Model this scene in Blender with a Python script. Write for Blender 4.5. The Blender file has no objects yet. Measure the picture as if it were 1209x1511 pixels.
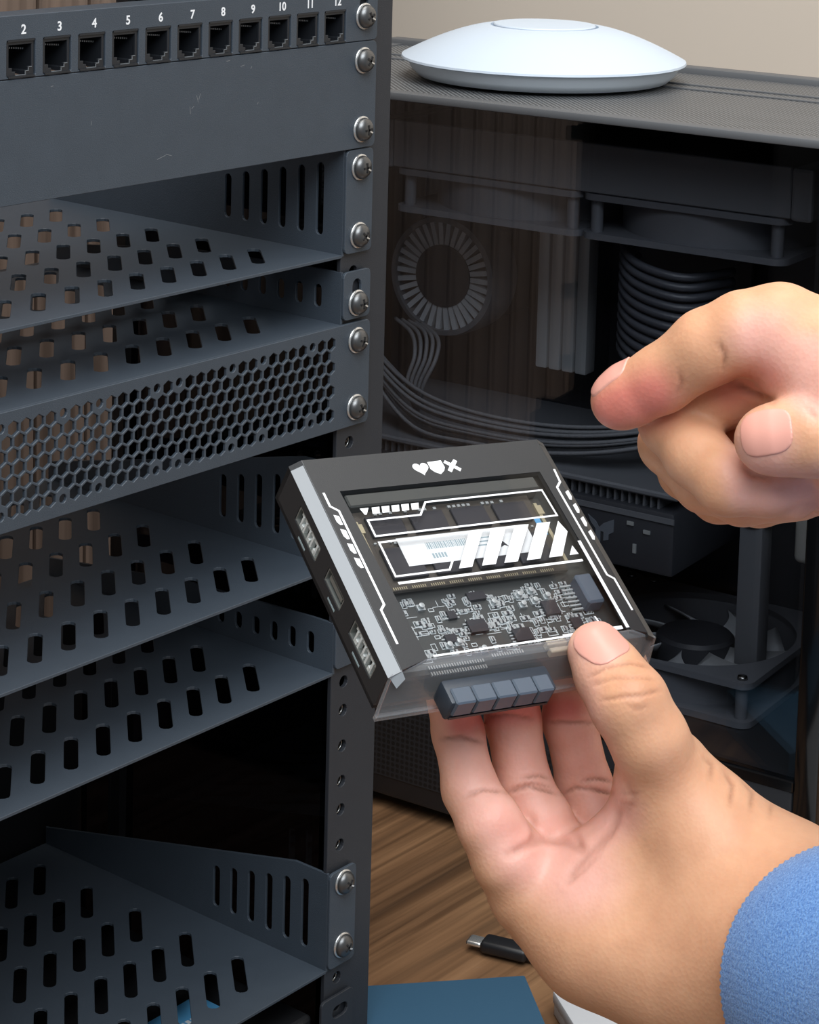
import bpy, bmesh, math, random
import numpy as np
from mathutils import Matrix, Vector

random.seed(7)
SC = bpy.context.scene
COL = SC.collection
MM = 0.001
DESK = -460.0            # desk top in the rack's own millimetre frame
def W(p):                # rack millimetres -> world metres (desk top 0.74 m above the floor)
    return Vector((p[0]*MM, p[1]*MM, (p[2]-DESK)*MM + 0.74))

# ------------------------------------------------------------------ camera
CAMP = np.array([-592.824, -598.806, 112.974])
AX, AR, AZ = 1.4495265, 0.0258807, -0.8917542
FPX, CX, CY = 3360.835, 601.388, 91.229
def _rot(a, ax):
    c, s = math.cos(a), math.sin(a)
    if ax == 'x': return np.array([[1,0,0],[0,c,-s],[0,s,c]])
    return np.array([[c,-s,0],[s,c,0],[0,0,1]])
CAMR = _rot(AZ,'z') @ _rot(AX,'x') @ _rot(AR,'z')
cd = bpy.data.cameras.new('camera'); cam = bpy.data.objects.new('camera', cd); COL.objects.link(cam)
cd.sensor_fit = 'VERTICAL'; cd.sensor_height = 36.0; cd.lens = FPX*36.0/1511.0
cd.shift_x = (604.5-CX)/1511.0; cd.shift_y = -(755.5-CY)/1511.0
cd.clip_start = 0.02; cd.clip_end = 50
cam.matrix_world = Matrix.Translation(W(CAMP)) @ Matrix(CAMR.tolist()).to_4x4()
SC.camera = cam
def PT(px, py, d):       # a point d millimetres in front of the lens along the view axis
    return CAMP + CAMR @ np.array([(px-CX)/FPX*d, -(py-CY)/FPX*d, -d])
def PROJ(P):
    q = (P-CAMP) @ CAMR
    return CX + FPX*q[:,0]/-q[:,2], CY - FPX*q[:,1]/-q[:,2], -q[:,2]

# ------------------------------------------------------------------ world, lights, exposure
wd = bpy.data.worlds.new('room_light'); SC.world = wd; wd.use_nodes = True
wd.node_tree.nodes['Background'].inputs[0].default_value = (0.86, 0.93, 1.0, 1)
wd.node_tree.nodes['Background'].inputs[1].default_value = 0.24
def area(name, loc, target, sx, sy, power, col):
    l = bpy.data.lights.new(name, 'AREA'); l.shape = 'RECTANGLE'; l.size = sx; l.size_y = sy
    l.energy = power; l.color = col
    o = bpy.data.objects.new(name, l); COL.objects.link(o)
    a, b = W(loc), W(target)
    o.location = a; o.rotation_euler = (b-a).to_track_quat('-Z','Y').to_euler()
    return o
area('window_daylight', (-750,-1000,1250), (60,0,-180), 1.4, 1.2, 42, (0.93,0.97,1.0))
area('ceiling_lamp', (120,-120,1450), (250,0,-300), 0.8, 0.8, 15, (1.0,0.96,0.90))
vs = SC.view_settings
vs.view_transform = 'Standard'; vs.look = 'None'; vs.gamma = 1.0; vs.exposure = 0.0
vs.use_curve_mapping = False

# ------------------------------------------------------------------ materials
def srgb(r, g, b):
    f = lambda c: (c/255/12.92) if c/255 <= 0.04045 else ((c/255+0.055)/1.055)**2.4
    return (f(r), f(g), f(b), 1)
MATS = {}
def mat(name, col, rough=0.5, metal=0.0, bump=0.0, bscale=800, var=0.0, spec=0.5, sss=0.0, vscale=60):
    if name in MATS: return MATS[name]
    m = bpy.data.materials.new(name); m.use_nodes = True; nt = m.node_tree
    b = nt.nodes['Principled BSDF']
    b.inputs['Base Color'].default_value = col
    b.inputs['Roughness'].default_value = rough; b.inputs['Metallic'].default_value = metal
    b.inputs['Specular IOR Level'].default_value = spec
    if bump or var:
        tc = nt.nodes.new('ShaderNodeTexCoord')
        if bump:
            n = nt.nodes.new('ShaderNodeTexNoise'); n.inputs['Scale'].default_value = bscale; n.inputs['Detail'].default_value = 3
            nt.links.new(tc.outputs['Object'], n.inputs['Vector'])
            bp = nt.nodes.new('ShaderNodeBump'); bp.inputs['Strength'].default_value = bump; bp.inputs['Distance'].default_value = 0.0004
            nt.links.new(n.outputs['Fac'], bp.inputs['Height']); nt.links.new(bp.outputs['Normal'], b.inputs['Normal'])
        if var:
            n2 = nt.nodes.new('ShaderNodeTexNoise'); n2.inputs['Scale'].default_value = vscale; n2.inputs['Detail'].default_value = 6
            nt.links.new(tc.outputs['Object'], n2.inputs['Vector'])
            mx = nt.nodes.new('ShaderNodeMix'); mx.data_type = 'RGBA'
            mx.inputs[6].default_value = tuple(c*(1-var) for c in col[:3])+(1,)
            mx.inputs[7].default_value = tuple(min(1,c*(1+var)) for c in col[:3])+(1,)
            nt.links.new(n2.outputs['Fac'], mx.inputs[0]); nt.links.new(mx.outputs[2], b.inputs['Base Color'])
    MATS[name] = m
    return m
def glass(name, tint, ior=1.45, rough=0.02, gl=1.0, milky=0.0):
    m = bpy.data.materials.new(name); m.use_nodes = True; nt = m.node_tree; nt.nodes.clear()
    out = nt.nodes.new('ShaderNodeOutputMaterial'); t = nt.nodes.new('ShaderNodeBsdfTransparent'); t.inputs[0].default_value = tint
    g = nt.nodes.new('ShaderNodeBsdfGlossy'); g.inputs['Roughness'].default_value = rough; g.inputs[0].default_value = (gl,gl,gl,1)
    lw = nt.nodes.new('ShaderNodeLayerWeight'); lw.inputs[0].default_value = 0.5
    pw = nt.nodes.new('ShaderNodeMath'); pw.operation = 'POWER'; pw.inputs[1].default_value = 5.0
    f = nt.nodes.new('ShaderNodeMath'); f.operation = 'MULTIPLY_ADD'; r0 = ((ior-1)/(ior+1))**2
    f.inputs[1].default_value = 1-r0; f.inputs[2].default_value = r0
    nt.links.new(lw.outputs['Facing'], pw.inputs[0]); nt.links.new(pw.outputs[0], f.inputs[0])
    mx = nt.nodes.new('ShaderNodeMixShader')
    nt.links.new(f.outputs[0], mx.inputs[0])
    src = t.outputs[0]
    if milky:
        d = nt.nodes.new('ShaderNodeBsdfDiffuse'); d.inputs[0].default_value = (0.8,0.82,0.84,1)
        m2 = nt.nodes.new('ShaderNodeMixShader'); m2.inputs[0].default_value = milky
        nt.links.new(t.outputs[0], m2.inputs[1]); nt.links.new(d.outputs[0], m2.inputs[2]); src = m2.outputs[0]
    nt.links.new(src, mx.inputs[1]); nt.links.new(g.outputs[0], mx.inputs[2])
    nt.links.new(mx.outputs[0], out.inputs[0])
    MATS[name] = m
    return m
def wood(name, c1, c2, c3, axis, sc=1.0, rough=0.45):
    m = bpy.data.materials.new(name); m.use_nodes = True; nt = m.node_tree; b = nt.nodes['Principled BSDF']
    tc = nt.nodes.new('ShaderNodeTexCoord'); mp = nt.nodes.new('ShaderNodeMapping')
    s = [26*sc]*3; s['xyz'.index(axis)] = 1.6*sc; mp.inputs['Scale'].default_value = s
    nt.links.new(tc.outputs['Object'], mp.inputs[0])
    n = nt.nodes.new('ShaderNodeTexNoise'); n.inputs['Scale'].default_value = 1.6; n.inputs['Detail'].default_value = 9; n.inputs['Roughness'].default_value = 0.62; n.inputs['Distortion'].default_value = 0.7
    nt.links.new(mp.outputs[0], n.inputs['Vector'])
    mp2 = nt.nodes.new('ShaderNodeMapping'); s2 = [210*sc]*3; s2['xyz'.index(axis)] = 4*sc; mp2.inputs['Scale'].default_value = s2
    nt.links.new(tc.outputs['Object'], mp2.inputs[0])
    n2 = nt.nodes.new('ShaderNodeTexNoise'); n2.inputs['Scale'].default_value = 1.0; n2.inputs['Detail'].default_value = 4
    nt.links.new(mp2.outputs[0], n2.inputs['Vector'])
    r = nt.nodes.new('ShaderNodeValToRGB'); e = r.color_ramp.elements
    e[0].position = 0.32; e[0].color = c1; e[1].position = 0.68; e[1].color = c3
    k = e.new(0.48); k.color = c2
    nt.links.new(n.outputs['Fac'], r.inputs[0])
    mx = nt.nodes.new('ShaderNodeMix'); mx.data_type = 'RGBA'; mx.blend_type = 'MULTIPLY'; mx.inputs[0].default_value = 0.75
    r2 = nt.nodes.new('ShaderNodeValToRGB'); r2.color_ramp.elements[0].position = 0.33; r2.color_ramp.elements[0].color = (0.35,0.32,0.3,1); r2.color_ramp.elements[1].position = 0.55
    nt.links.new(n2.outputs['Fac'], r2.inputs[0])
    nt.links.new(r.outputs[0], mx.inputs[6]); nt.links.new(r2.outputs[0], mx.inputs[7])
    nt.links.new(mx.outputs[2], b.inputs['Base Color'])
    bp = nt.nodes.new('ShaderNodeBump'); bp.inputs['Strength'].default_value = 0.25; bp.inputs['Distance'].default_value = 0.0006
    nt.links.new(n2.outputs['Fac'], bp.inputs['Height']); nt.links.new(bp.outputs[0], b.inputs['Normal'])
    b.inputs['Roughness'].default_value = rough
    MATS[name] = m
    return m

mat('powder', srgb(61,70,80), 0.48, 0.0, 0.35, 2600, 0.10, vscale=90)
mat('powder_post', srgb(42,45,51), 0.5, 0.0, 0.3, 2600, 0.08)
mat('rack_black', srgb(24,25,28), 0.5, 0.0, 0.2, 2000)
mat('jack_black', srgb(30,33,38), 0.45)
mat('contact', srgb(120,125,130), 0.4, 0.3)
mat('steel', srgb(150,150,148), 0.26, 1.0)
mat('steel_dark', srgb(108,109,110), 0.36, 0.85)
mat('bright_steel', srgb(225,226,225), 0.25, 0.85)
mat('white_print', srgb(238,240,243), 0.5)
mat('case_black', srgb(30,32,36), 0.42, 0, 0.15, 1500)
mat('case_gloss', srgb(12,13,15), 0.12)
mat('inner_black', srgb(46,48,53), 0.5)
mat('inner_grey', srgb(98,101,106), 0.45)
mat('fan_frame', srgb(92,95,101), 0.42)
mat('fan_blade', srgb(178,182,186), 0.4)
mat('ram_silver', srgb(200,204,206), 0.35, 0.25)
mat('pale_grey', srgb(190,190,184), 0.6)
mat('hose', srgb(62,65,72), 0.35, 0, 0.5, 1500)
mat('cable_grey', srgb(104,106,110), 0.6, 0, 0.8, 1800, 0.3, vscale=900)
mat('ap_white', srgb(203,216,230), 0.45)
mat('ap_rim', srgb(214,224,233), 0.45)
mat('beige_paint', srgb(226,213,198), 0.8, 0, 0.1, 120, 0.03, vscale=3)
mat('floor_grey', srgb(120,112,104), 0.7)
mat('plug_black', srgb(26,27,30), 0.42)
mat('blue_card', srgb(50,86,112), 0.55, 0, 0.1, 700)
mat('pale_card', srgb(196,198,202), 0.6)
mat('sticker_blue', srgb(90,165,215), 0.5)
mat('shell', srgb(40,42,45), 0.42, 0, 0.12, 3000)
mat('shell_sheen', srgb(150,154,158), 0.45, 0.2)  # light reflected off the black shell's edges, put into a grey colour
mat('pcb', srgb(58,60,58), 0.45)
mat('ram_pcb', srgb(66,60,52), 0.4)
mat('chip', srgb(40,39,44), 0.4)
mat('gold', srgb(186,176,146), 0.4, 0.5)
mat('solder', srgb(190,196,196), 0.35, 0.5)
mat('silk', srgb(205,212,212), 0.6)
mat('label_white', srgb(228,230,228), 0.6)
mat('label_ink', srgb(150,168,172), 0.6)
mat('cream_block', srgb(220,208,182), 0.55)
mat('pcie_blue', srgb(78,88,100), 0.42)
mat('pcie_dark', srgb(46,54,64), 0.45)
mat('usb_metal', srgb(168,172,168), 0.3, 0.7)
mat('usb_white', srgb(216,220,218), 0.5)
mat('emblem', srgb(98,104,112), 0.4)
glass('case_glass', (0.86,0.87,0.89,1), 1.75, 0.01)
glass('acrylic_dark', (0.11,0.12,0.16,1), 1.45, 0.03)
glass('clear_pane', (0.95,0.95,0.96,1), 1.45, 0.03)
glass('clear_plastic', (0.86,0.85,0.85,1), 1.45, 0.06, milky=0.10)
wood('desk_wood', srgb(92,68,48), srgb(122,90,63), srgb(150,114,82), 'x', 1.0)
wood('slat_wood', srgb(100,84,74), srgb(114,97,86), srgb(126,107,95), 'z', 0.6, 0.5)

def perforated(name, base, hole, scale, swap=False):
    m = bpy.data.materials.new(name); m.use_nodes = True; nt = m.node_tree; b = nt.nodes['Principled BSDF']
    tc = nt.nodes.new('ShaderNodeTexCoord'); v = nt.nodes.new('ShaderNodeTexVoronoi'); v.inputs['Scale'].default_value = scale; v.inputs['Randomness'].default_value = 0.0
    v.voronoi_dimensions = '2D'
    mp = nt.nodes.new('ShaderNodeMapping'); mp.inputs['Rotation'].default_value = (math.radians(-90) if swap else 0, 0, 0 if swap else math.radians(45))
    nt.links.new(tc.outputs['Object'], mp.inputs[0]); nt.links.new(mp.outputs[0], v.inputs['Vector'])
    r = nt.nodes.new('ShaderNodeValToRGB'); e = r.color_ramp.elements
    e[0].position = 0.34; e[0].color = hole; e[1].position = 0.42; e[1].color = base
    nt.links.new(v.outputs['Distance'], r.inputs[0]); nt.links.new(r.outputs[0], b.inputs['Base Color'])
    bp = nt.nodes.new('ShaderNodeBump'); bp.inputs['Strength'].default_value = 0.8; bp.inputs['Distance'].default_value = 0.0006
    nt.links.new(r.outputs[0], bp.inputs['Height']); nt.links.new(bp.outputs[0], b.inputs['Normal'])
    b.inputs['Roughness'].default_value = 0.5
    MATS[name] = m
perforated('case_mesh', srgb(118,120,122), srgb(34,35,37), 400)
perforated('base_mesh', srgb(33,35,39), srgb(15,16,18), 320, True)

# ------------------------------------------------------------------ mesh helpers (everything in millimetres)
def box(x0,x1,y0,y1,z0,z1):
    v = [(x,y,z) for z in (z0,z1) for y in (y0,y1) for x in (x0,x1)]
    f = [(0,2,3,1),(4,5,7,6),(0,1,5,4),(2,6,7,3),(0,4,6,2),(1,3,7,5)]
    return v, f
def join(*ms):
    V, F = [], []
    for v, f in ms:
        o = len(V); V += [tuple(p) for p in v]; F += [tuple(i+o for i in q) for q in f]
    return V, F
def bbox(x0,x1,y0,y1,z0,z1, r=1.0, seg=2):
    v, f = box(x0,x1,y0,y1,z0,z1)
    bm = bmesh.new(); vs_ = [bm.verts.new(p) for p in v]
    for q in f: bm.faces.new([vs_[i] for i in q])
    bmesh.ops.bevel(bm, geom=list(bm.edges), offset=r, segments=seg, affect='EDGES', profile=0.5)
    bm.verts.index_update()
    V = [tuple(p.co) for p in bm.verts]; F = [tuple(x.index for x in q.verts) for q in bm.faces]
    bm.free()
    return V, F
def xf(m, fn): return [fn(*p) for p in m[0]], m[1]
def frame_xf(m, o, ex, ey, ez):
    o, ex, ey, ez = map(np.array, (o,ex,ey,ez))
    return [tuple(o+p[0]*ex+p[1]*ey+p[2]*ez) for p in m[0]], m[1]
def basis(d):
    d = np.array(d,float); d /= np.linalg.norm(d)
    a = np.array([0,0,1.0]) if abs(d[2]) < 0.9 else np.array([1.0,0,0])
    e1 = np.cross(a,d); e1 /= np.linalg.norm(e1); e2 = np.cross(d,e1)
    return e1, e2, d
def lathe(prof, seg=48, o=(0,0,0), axis=(0,0,1), caps=True):
    e1, e2, d = basis(axis); o = np.array(o,float); V, F = [], []
    for r, h in prof:
        for i in range(seg):
            t = 2*math.pi*i/seg; V.append(tuple(o+d*h+r*(math.cos(t)*e1+math.sin(t)*e2)))
    n = len(prof)
    for j in range(n-1):
        for i in range(seg):
            k = (i+1)%seg; F.append((j*seg+i, j*seg+k, (j+1)*seg+k, (j+1)*seg+i))
    if caps:
        F.append(tuple(reversed(range(seg)))); F.append(tuple((n-1)*seg+i for i in range(seg)))
    return V, F
def cyl(p0, p1, r, seg=20):
    p0 = np.array(p0,float); p1 = np.array(p1,float)
    return lathe([(r,0),(r,float(np.linalg.norm(p1-p0)))], seg, p0, p1-p0)
def catmull(pts, n=8):
    P = [np.array(p,float) for p in pts]; P = [2*P[0]-P[1]]+P+[2*P[-1]-P[-2]]; out = []
    for i in range(1,len(P)-2):
        for k in range(n):
            t = k/n; a,b,c,d = P[i-1],P[i],P[i+1],P[i+2]
            out.append(0.5*((2*b)+(c-a)*t+(2*a-5*b+4*c-d)*t*t+(3*b-a-3*c+d)*t**3))
    out.append(P[-2]); return out
def tube(pts, r, seg=8, smooth=8):
    path = catmull(pts, smooth) if smooth else [np.array(p,float) for p in pts]
    V, F = [], []; e1 = None
    for i, p in enumerate(path):
        t = path[min(i+1,len(path)-1)]-path[max(i-1,0)]; t = t/(np.linalg.norm(t)+1e-9)
        if e1 is None: e1 = basis(t)[0]
        e1 = e1-t*(e1@t); e1 /= np.linalg.norm(e1); e2 = np.cross(t,e1)
        for k in range(seg):
            a = 2*math.pi*k/seg; V.append(tuple(p+r*(math.cos(a)*e1+math.sin(a)*e2)))
    for i in range(len(path)-1):
        for k in range(seg):
            k2 = (k+1)%seg; F.append((i*seg+k,i*seg+k2,(i+1)*seg+k2,(i+1)*seg+k))
    F.append(tuple(reversed(range(seg)))); F.append(tuple((len(path)-1)*seg+k for k in range(seg)))
    return V, F
def plate(outline, holes, t, o=(0,0,0), ex=(1,0,0), ey=(0,1,0), ez=(0,0,1), bev=0.0):
    """flat sheet with holes: outline in the ex/ey plane, thickness t centred on o along ez"""
    cu = bpy.data.curves.new('tmp','CURVE'); cu.dimensions = '2D'; cu.fill_mode = 'BOTH'
    cu.extrude = max(t/2-bev, 1e-4); cu.bevel_depth = bev; cu.bevel_resolution = 0; cu.offset = -bev
    for poly in [outline]+list(holes):
        s = cu.splines.new('POLY'); s.points.add(len(poly)-1); s.use_cyclic_u = True
        for i, p in enumerate(poly): s.points[i].co = (p[0],p[1],0,1)
    ob = bpy.data.objects.new('tmp', cu); COL.objects.link(ob)
    me = bpy.data.meshes.new_from_object(ob.evaluated_get(bpy.context.evaluated_depsgraph_get()))
    V = [tuple(v.co) for v in me.vertices]; F = [tuple(p.vertices) for p in me.polygons]
    bpy.data.objects.remove(ob); bpy.data.curves.remove(cu); bpy.data.meshes.remove(me)
    return frame_xf((V,F), o, ex, ey, ez)
def text_mesh(s, size, t, o, ex, ey, ez, bold=0.0):
    cu = bpy.data.curves.new('tmp','FONT'); cu.body = s; cu.size = size; cu.extrude = t/2; cu.align_x = 'CENTER'; cu.align_y = 'CENTER'; cu.offset = bold
    ob = bpy.data.objects.new('tmp', cu); COL.objects.link(ob)
    me = bpy.data.meshes.new_from_object(ob.evaluated_get(bpy.context.evaluated_depsgraph_get()))
    V = [tuple(v.co) for v in me.vertices]; F = [tuple(p.vertices) for p in me.polygons]
    bpy.data.objects.remove(ob); bpy.data.curves.remove(cu); bpy.data.meshes.remove(me)
    return frame_xf((V,F), o, ex, ey, ez)
def rrect(x0,x1,y0,y1,r,n=4):
    P = []
    for cx,cy,a0 in ((x1-r,y0+r,-90),(x1-r,y1-r,0),(x0+r,y1-r,90),(x0+r,y0+r,180)):
        for i in range(n+1):
            a = math.radians(a0+90*i/n); P.append((cx+r*math.cos(a), cy+r*math.sin(a)))
    return P
def slot(cx, cy, L, w, ang, n=5):
    a = math.radians(ang); d = (math.cos(a),math.sin(a)); P = []; h = L/2-w/2
    for s, b0 in ((1,-90),(-1,90)):
        for i in range(n+1):
            b = a+math.radians(b0+180*i/n); P.append((cx+s*d[0]*h+w/2*math.cos(b), cy+s*d[1]*h+w/2*math.sin(b)))
    return P
def circle(cx, cy, r, n=14): return [(cx+r*math.cos(2*math.pi*i/n), cy+r*math.sin(2*math.pi*i/n)) for i in range(n)]

def mesh_obj(name, m, material, parent=None, smooth=False, org=(0,0,0)):
    me = bpy.data.meshes.new(name)
    me.from_pydata([((p[0]-org[0])*MM,(p[1]-org[1])*MM,(p[2]-org[2])*MM) for p in m[0]], [], m[1])
    me.update()
    if isinstance(material, str): material = MATS[material]
    me.materials.append(material)
    if smooth == 'auto':
        me.polygons.foreach_set('use_smooth', [True]*len(me.polygons)); me.set_sharp_from_angle(angle=math.radians(35))
    elif smooth: me.polygons.foreach_set('use_smooth', [True]*len(me.polygons))
    o = bpy.data.objects.new(name, me); COL.objects.link(o)
    if parent is not None: o.parent = parent
    return o
class Thing:
    """an Empty at the thing's base; parts are given in rack millimetres (or in the local frame when rot is given)"""
    def __init__(s, name, label, cat, org, rot=None, group=None, structure=False):
        s.e = bpy.data.objects.new(name, None); COL.objects.link(s.e); s.e.empty_display_size = 0.02
        s.org = (0,0,0) if rot is not None else org
        R = Matrix(np.array(rot).tolist()).to_4x4() if rot is not None else Matrix.Identity(4)
        s.e.matrix_world = Matrix.Translation(W(org)) @ R
        if structure: s.e['kind'] = 'structure'
        tag(s.e, label, cat, group)
    def part(s, name, m, material, smooth=False, parent=None, label=None, stuff=False):
        o = mesh_obj(name, m, material, parent or s.e, smooth, s.org)
        if label: o['label'] = label
        if stuff: o['kind'] = 'stuff'
        return o
    def copy_part(s, src, name, off, parent=None):
        o = src.copy(); o.name = name; COL.objects.link(o); o.parent = parent or s.e
        o.location = Vector(src.location)+Vector(off)*MM
        return o
def tag(o, label=None, cat=None, group=None):
    if label: o['label'] = label
    if cat: o['category'] = cat
    if group: o['group'] = group
def single(name, m, material, label, cat, org, rot=None, smooth=False, group=None, kind=None):
    o = mesh_obj(name, m, material, None, smooth, (0,0,0) if rot is not None else org)
    R = Matrix(np.array(rot).tolist()).to_4x4() if rot is not None else Matrix.Identity(4)
    o.matrix_world = Matrix.Translation(W(org)) @ R
    tag(o, label, cat, group)
    if kind: o['kind'] = kind
    return o
def structure(name, m, material, org=(0,0,0), label=None):
    o = single(name, m, material, label, None, org); o['kind'] = 'structure'; return o

# ------------------------------------------------------------------ the room
FLOOR = DESK-740
structure('floor', box(-2600,2000,-2600,2000,FLOOR-40,FLOOR), 'floor_grey')
structure('wall_right', box(1000,1080,-2600,2000,FLOOR,1500), 'beige_paint')
YW = 352
wb = structure('wall_back', box(-1500,520,YW,YW+90,FLOOR,1500), 'beige_paint')
pm = None; PITCH = 38.5
for i in range(34):                                   # upright boards cladding the wall behind the rack
    x0 = -790+i*PITCH
    if pm is None:
        pm = mesh_obj('plank', bbox(0,PITCH-2.5,-11,0,-900,1380,1.2,1), 'slat_wood', wb); src = pm
    else:
        pm = src.copy(); pm.name = 'plank'; COL.objects.link(pm); pm.parent = wb
    pm.location = ((x0)*MM, YW*MM, 0)
structure('wall_far', box(520,1000,1900,1980,FLOOR,1500), 'beige_paint')

desk = Thing('desk', 'brown wood-grain desk carrying the rack and the computer', 'desk', (100,-60,FLOOR))
desk.part('desk_top', bbox(-760,960,-330,338,DESK-28,DESK,2,2), 'desk_wood', 'auto')
for lx in (-720,920):
    for ly in (-290,300):
        desk.part('leg', bbox(lx-25,lx+25,ly-25,ly+25,FLOOR,DESK-28,2,1), 'rack_black')

# ------------------------------------------------------------------ the rack
XC = 8.5                                              # centre line of the rack
XR = 140.0; XL = 2*XC-XR
XI = 110.0                                            # inner face of the right upright
DEPTH = 186
rack = Thing('equipment_rack', 'black open-front desktop equipment rack with drilled uprights', 'rack', (XC,100,DESK))
holes = []
for k in range(-2, 11):
    for dz in (0,-12.7,-28.6):
        z = -44.45*k+dz
        if DESK+20 < z < 100: holes.append(z)
def upright(front, side):
    """an L-shaped upright: drilled front flange and a web along the outside"""
    xo = XR if side > 0 else XL; xi = XI if side > 0 else 2*XC-XI; xs = 118.25 if side > 0 else 2*XC-118.25
    y = 2.2 if front else 157
    if not front: xi = xo-9*side
    a, b = min(xo,xi), max(xo,xi)
    fl = plate([(a,DESK+8),(b,DESK+8),(b,118),(a,118)], [circle(xs,z,2.6,12) for z in holes] if front else [], 2.0, (0,y,0), (1,0,0), (0,0,1), (0,-1,0), 0.2)
    web = box(xo-1.8 if side>0 else xo, xo if side>0 else xo+1.8, y+1 if front else y-28, y+28 if front else y-1, DESK+8, 118) if front else box(min(xo,xi),max(xo,xi),y-7,y-1,DESK+8,118)
    return join(fl, web)
for f in (True, False):
    for s in (1,-1):
        up = rack.part('upright', upright(f,s), 'powder_post' if f else 'rack_black')
        if f and s > 0:
            ring = None
            for z in holes:                           # the bright threaded inserts behind the holes
                if z < -150 and not (-270 < z < -165) :
                    rack.part('threaded_insert', lathe([(2.0,0.6),(2.0,0),(3.4,0),(3.4,4),(2.0,4),(2.0,0.6)],14,(118.25,3.3,z),(0,1,0),False), 'steel', True, up)
rack.part('base_frame', join(box(XL,XR,2,24,DESK+2,DESK+10), box(XL,XR,DEPTH-24,DEPTH,DESK+2,DESK+10), box(XL,XL+22,2,DEPTH,DESK+2,DESK+10), box(XR-22,XR,2,DEPTH,DESK+2,DESK+10)), 'rack_black')
rack.part('top_frame', join(box(XL,XR,2,24,118,126), box(XL,XR,136,158,118,126), box(XL,XL+22,24,136,118,126), box(XR-22,XR,24,136,118,126)), 'rack_black')
for s in (1,-1):
    x = XR-4.5 if s > 0 else XL+2
    rack.part('side_panel', plate([(5,DESK+10),(181,DESK+10),(181,-275),(154,-275),(154,117),(5,117)], [], 2.5, (x+1.25,0,0), (0,1,0), (0,0,1), (1,0,0)), 'acrylic_dark', label='dark tinted acrylic side panel')
rack.part('rear_panel', box(XL,XR,DEPTH-4,DEPTH-2,DESK+10,-285), 'rack_black')  # dark sheet added to keep the open lower rear dark
for fx in (XL+14,XR-14):
    for fy in (16,DEPTH-16):
        rack.part('foot', cyl((fx,fy,DESK),(fx,fy,DESK+2.2),8,16), 'rack_black')

# ---- a pan-head screw with washer, drawn once; every panel gets its own copies
def screw_head(x, z, y):
    prof = [(4.9,0.0),(4.95,0.5),(4.7,1.4),(4.0,2.3),(2.9,2.95),(1.5,3.3),(0.02,3.4)]
    head = lathe(prof, 28, (x,y,z), (0,-1,0))
    return head
def screw_cross(x, z, y, rot):
    c, s = math.cos(rot), math.sin(rot); ms = []
    for a in (0, math.pi/2):
        ca, sa = math.cos(rot+a), math.sin(rot+a)
        ms.append(frame_xf(box(-2.1,2.1,-0.42,0.42,0,0.62), (x,y-2.95,z), (ca,0,sa), (-sa,0,ca), (0,-1,0)))
    return join(*ms)
def add_screw(th, x, z, y=-0.75):
    s = th.part('screw', screw_head(x,z,y-0.9), 'steel_dark', True)
    th.part('washer', lathe([(5.0,0),(5.5,0.0),(5.6,0.5),(5.3,0.95),(4.0,1.0)],28,(x,y,z),(0,-1,0),False), 'bright_steel', True, s)
    th.part('cross_recess', screw_cross(x,z,y-0.9,random.uniform(0,1.5)), 'rack_black', False, s)
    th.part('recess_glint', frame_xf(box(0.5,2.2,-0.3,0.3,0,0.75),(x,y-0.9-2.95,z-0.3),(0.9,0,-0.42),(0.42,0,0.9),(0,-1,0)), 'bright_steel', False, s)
    return s
PR = 2*XC-127.0; PX0, PX1 = PR, 127.0                 # left and right edge of every panel
SXR = 118.25; SXL = 2*XC-118.25

# ---- patch panel
PZ0, PZ1 = 8.1, 30.2
pp = Thing('patch_panel', 'half-height black patch panel with a row of numbered network ports', 'patch panel', (XC,0,PZ0))
PORTX = [-66.3+16.67*(i-2) for i in range(1,13)]
pholes = [rrect(x-6.6,x+6.6,PZ0-0.01+0.6,21.6,0.6,2) for x in PORTX]
pholes += [slot(SXR,22.2,9,5.4,90), slot(SXL,22.2,9,5.4,90)]
pp.part('faceplate', plate(rrect(PX0,PX1,PZ0,PZ1,2.2,3), pholes, 1.5, (0,-0.75,0), (1,0,0), (0,0,1), (0,-1,0), 0.2), 'powder')
pp.part('top_flange', box(-100,108,0,14,PZ1-1.8,PZ1-0.4), 'powder')
jack0 = None
def jack(x):
    W2 = 6.3
    op = [(-5.2,-3.4),(-3.6,-3.4),(-3.6,-4.7),(-2.2,-4.7),(-2.2,-6.0),(2.2,-6.0),(2.2,-4.7),(3.6,-4.7),(3.6,-3.4),(5.2,-3.4),(5.2,4.6),(-5.2,4.6)]
    return plate(rrect(-W2,W2,-6.9,6.3,0.5,2), [op], 1.4, (x,-0.2,15.2), (1,0,0), (0,0,1), (0,-1,0), 0.15)
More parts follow.
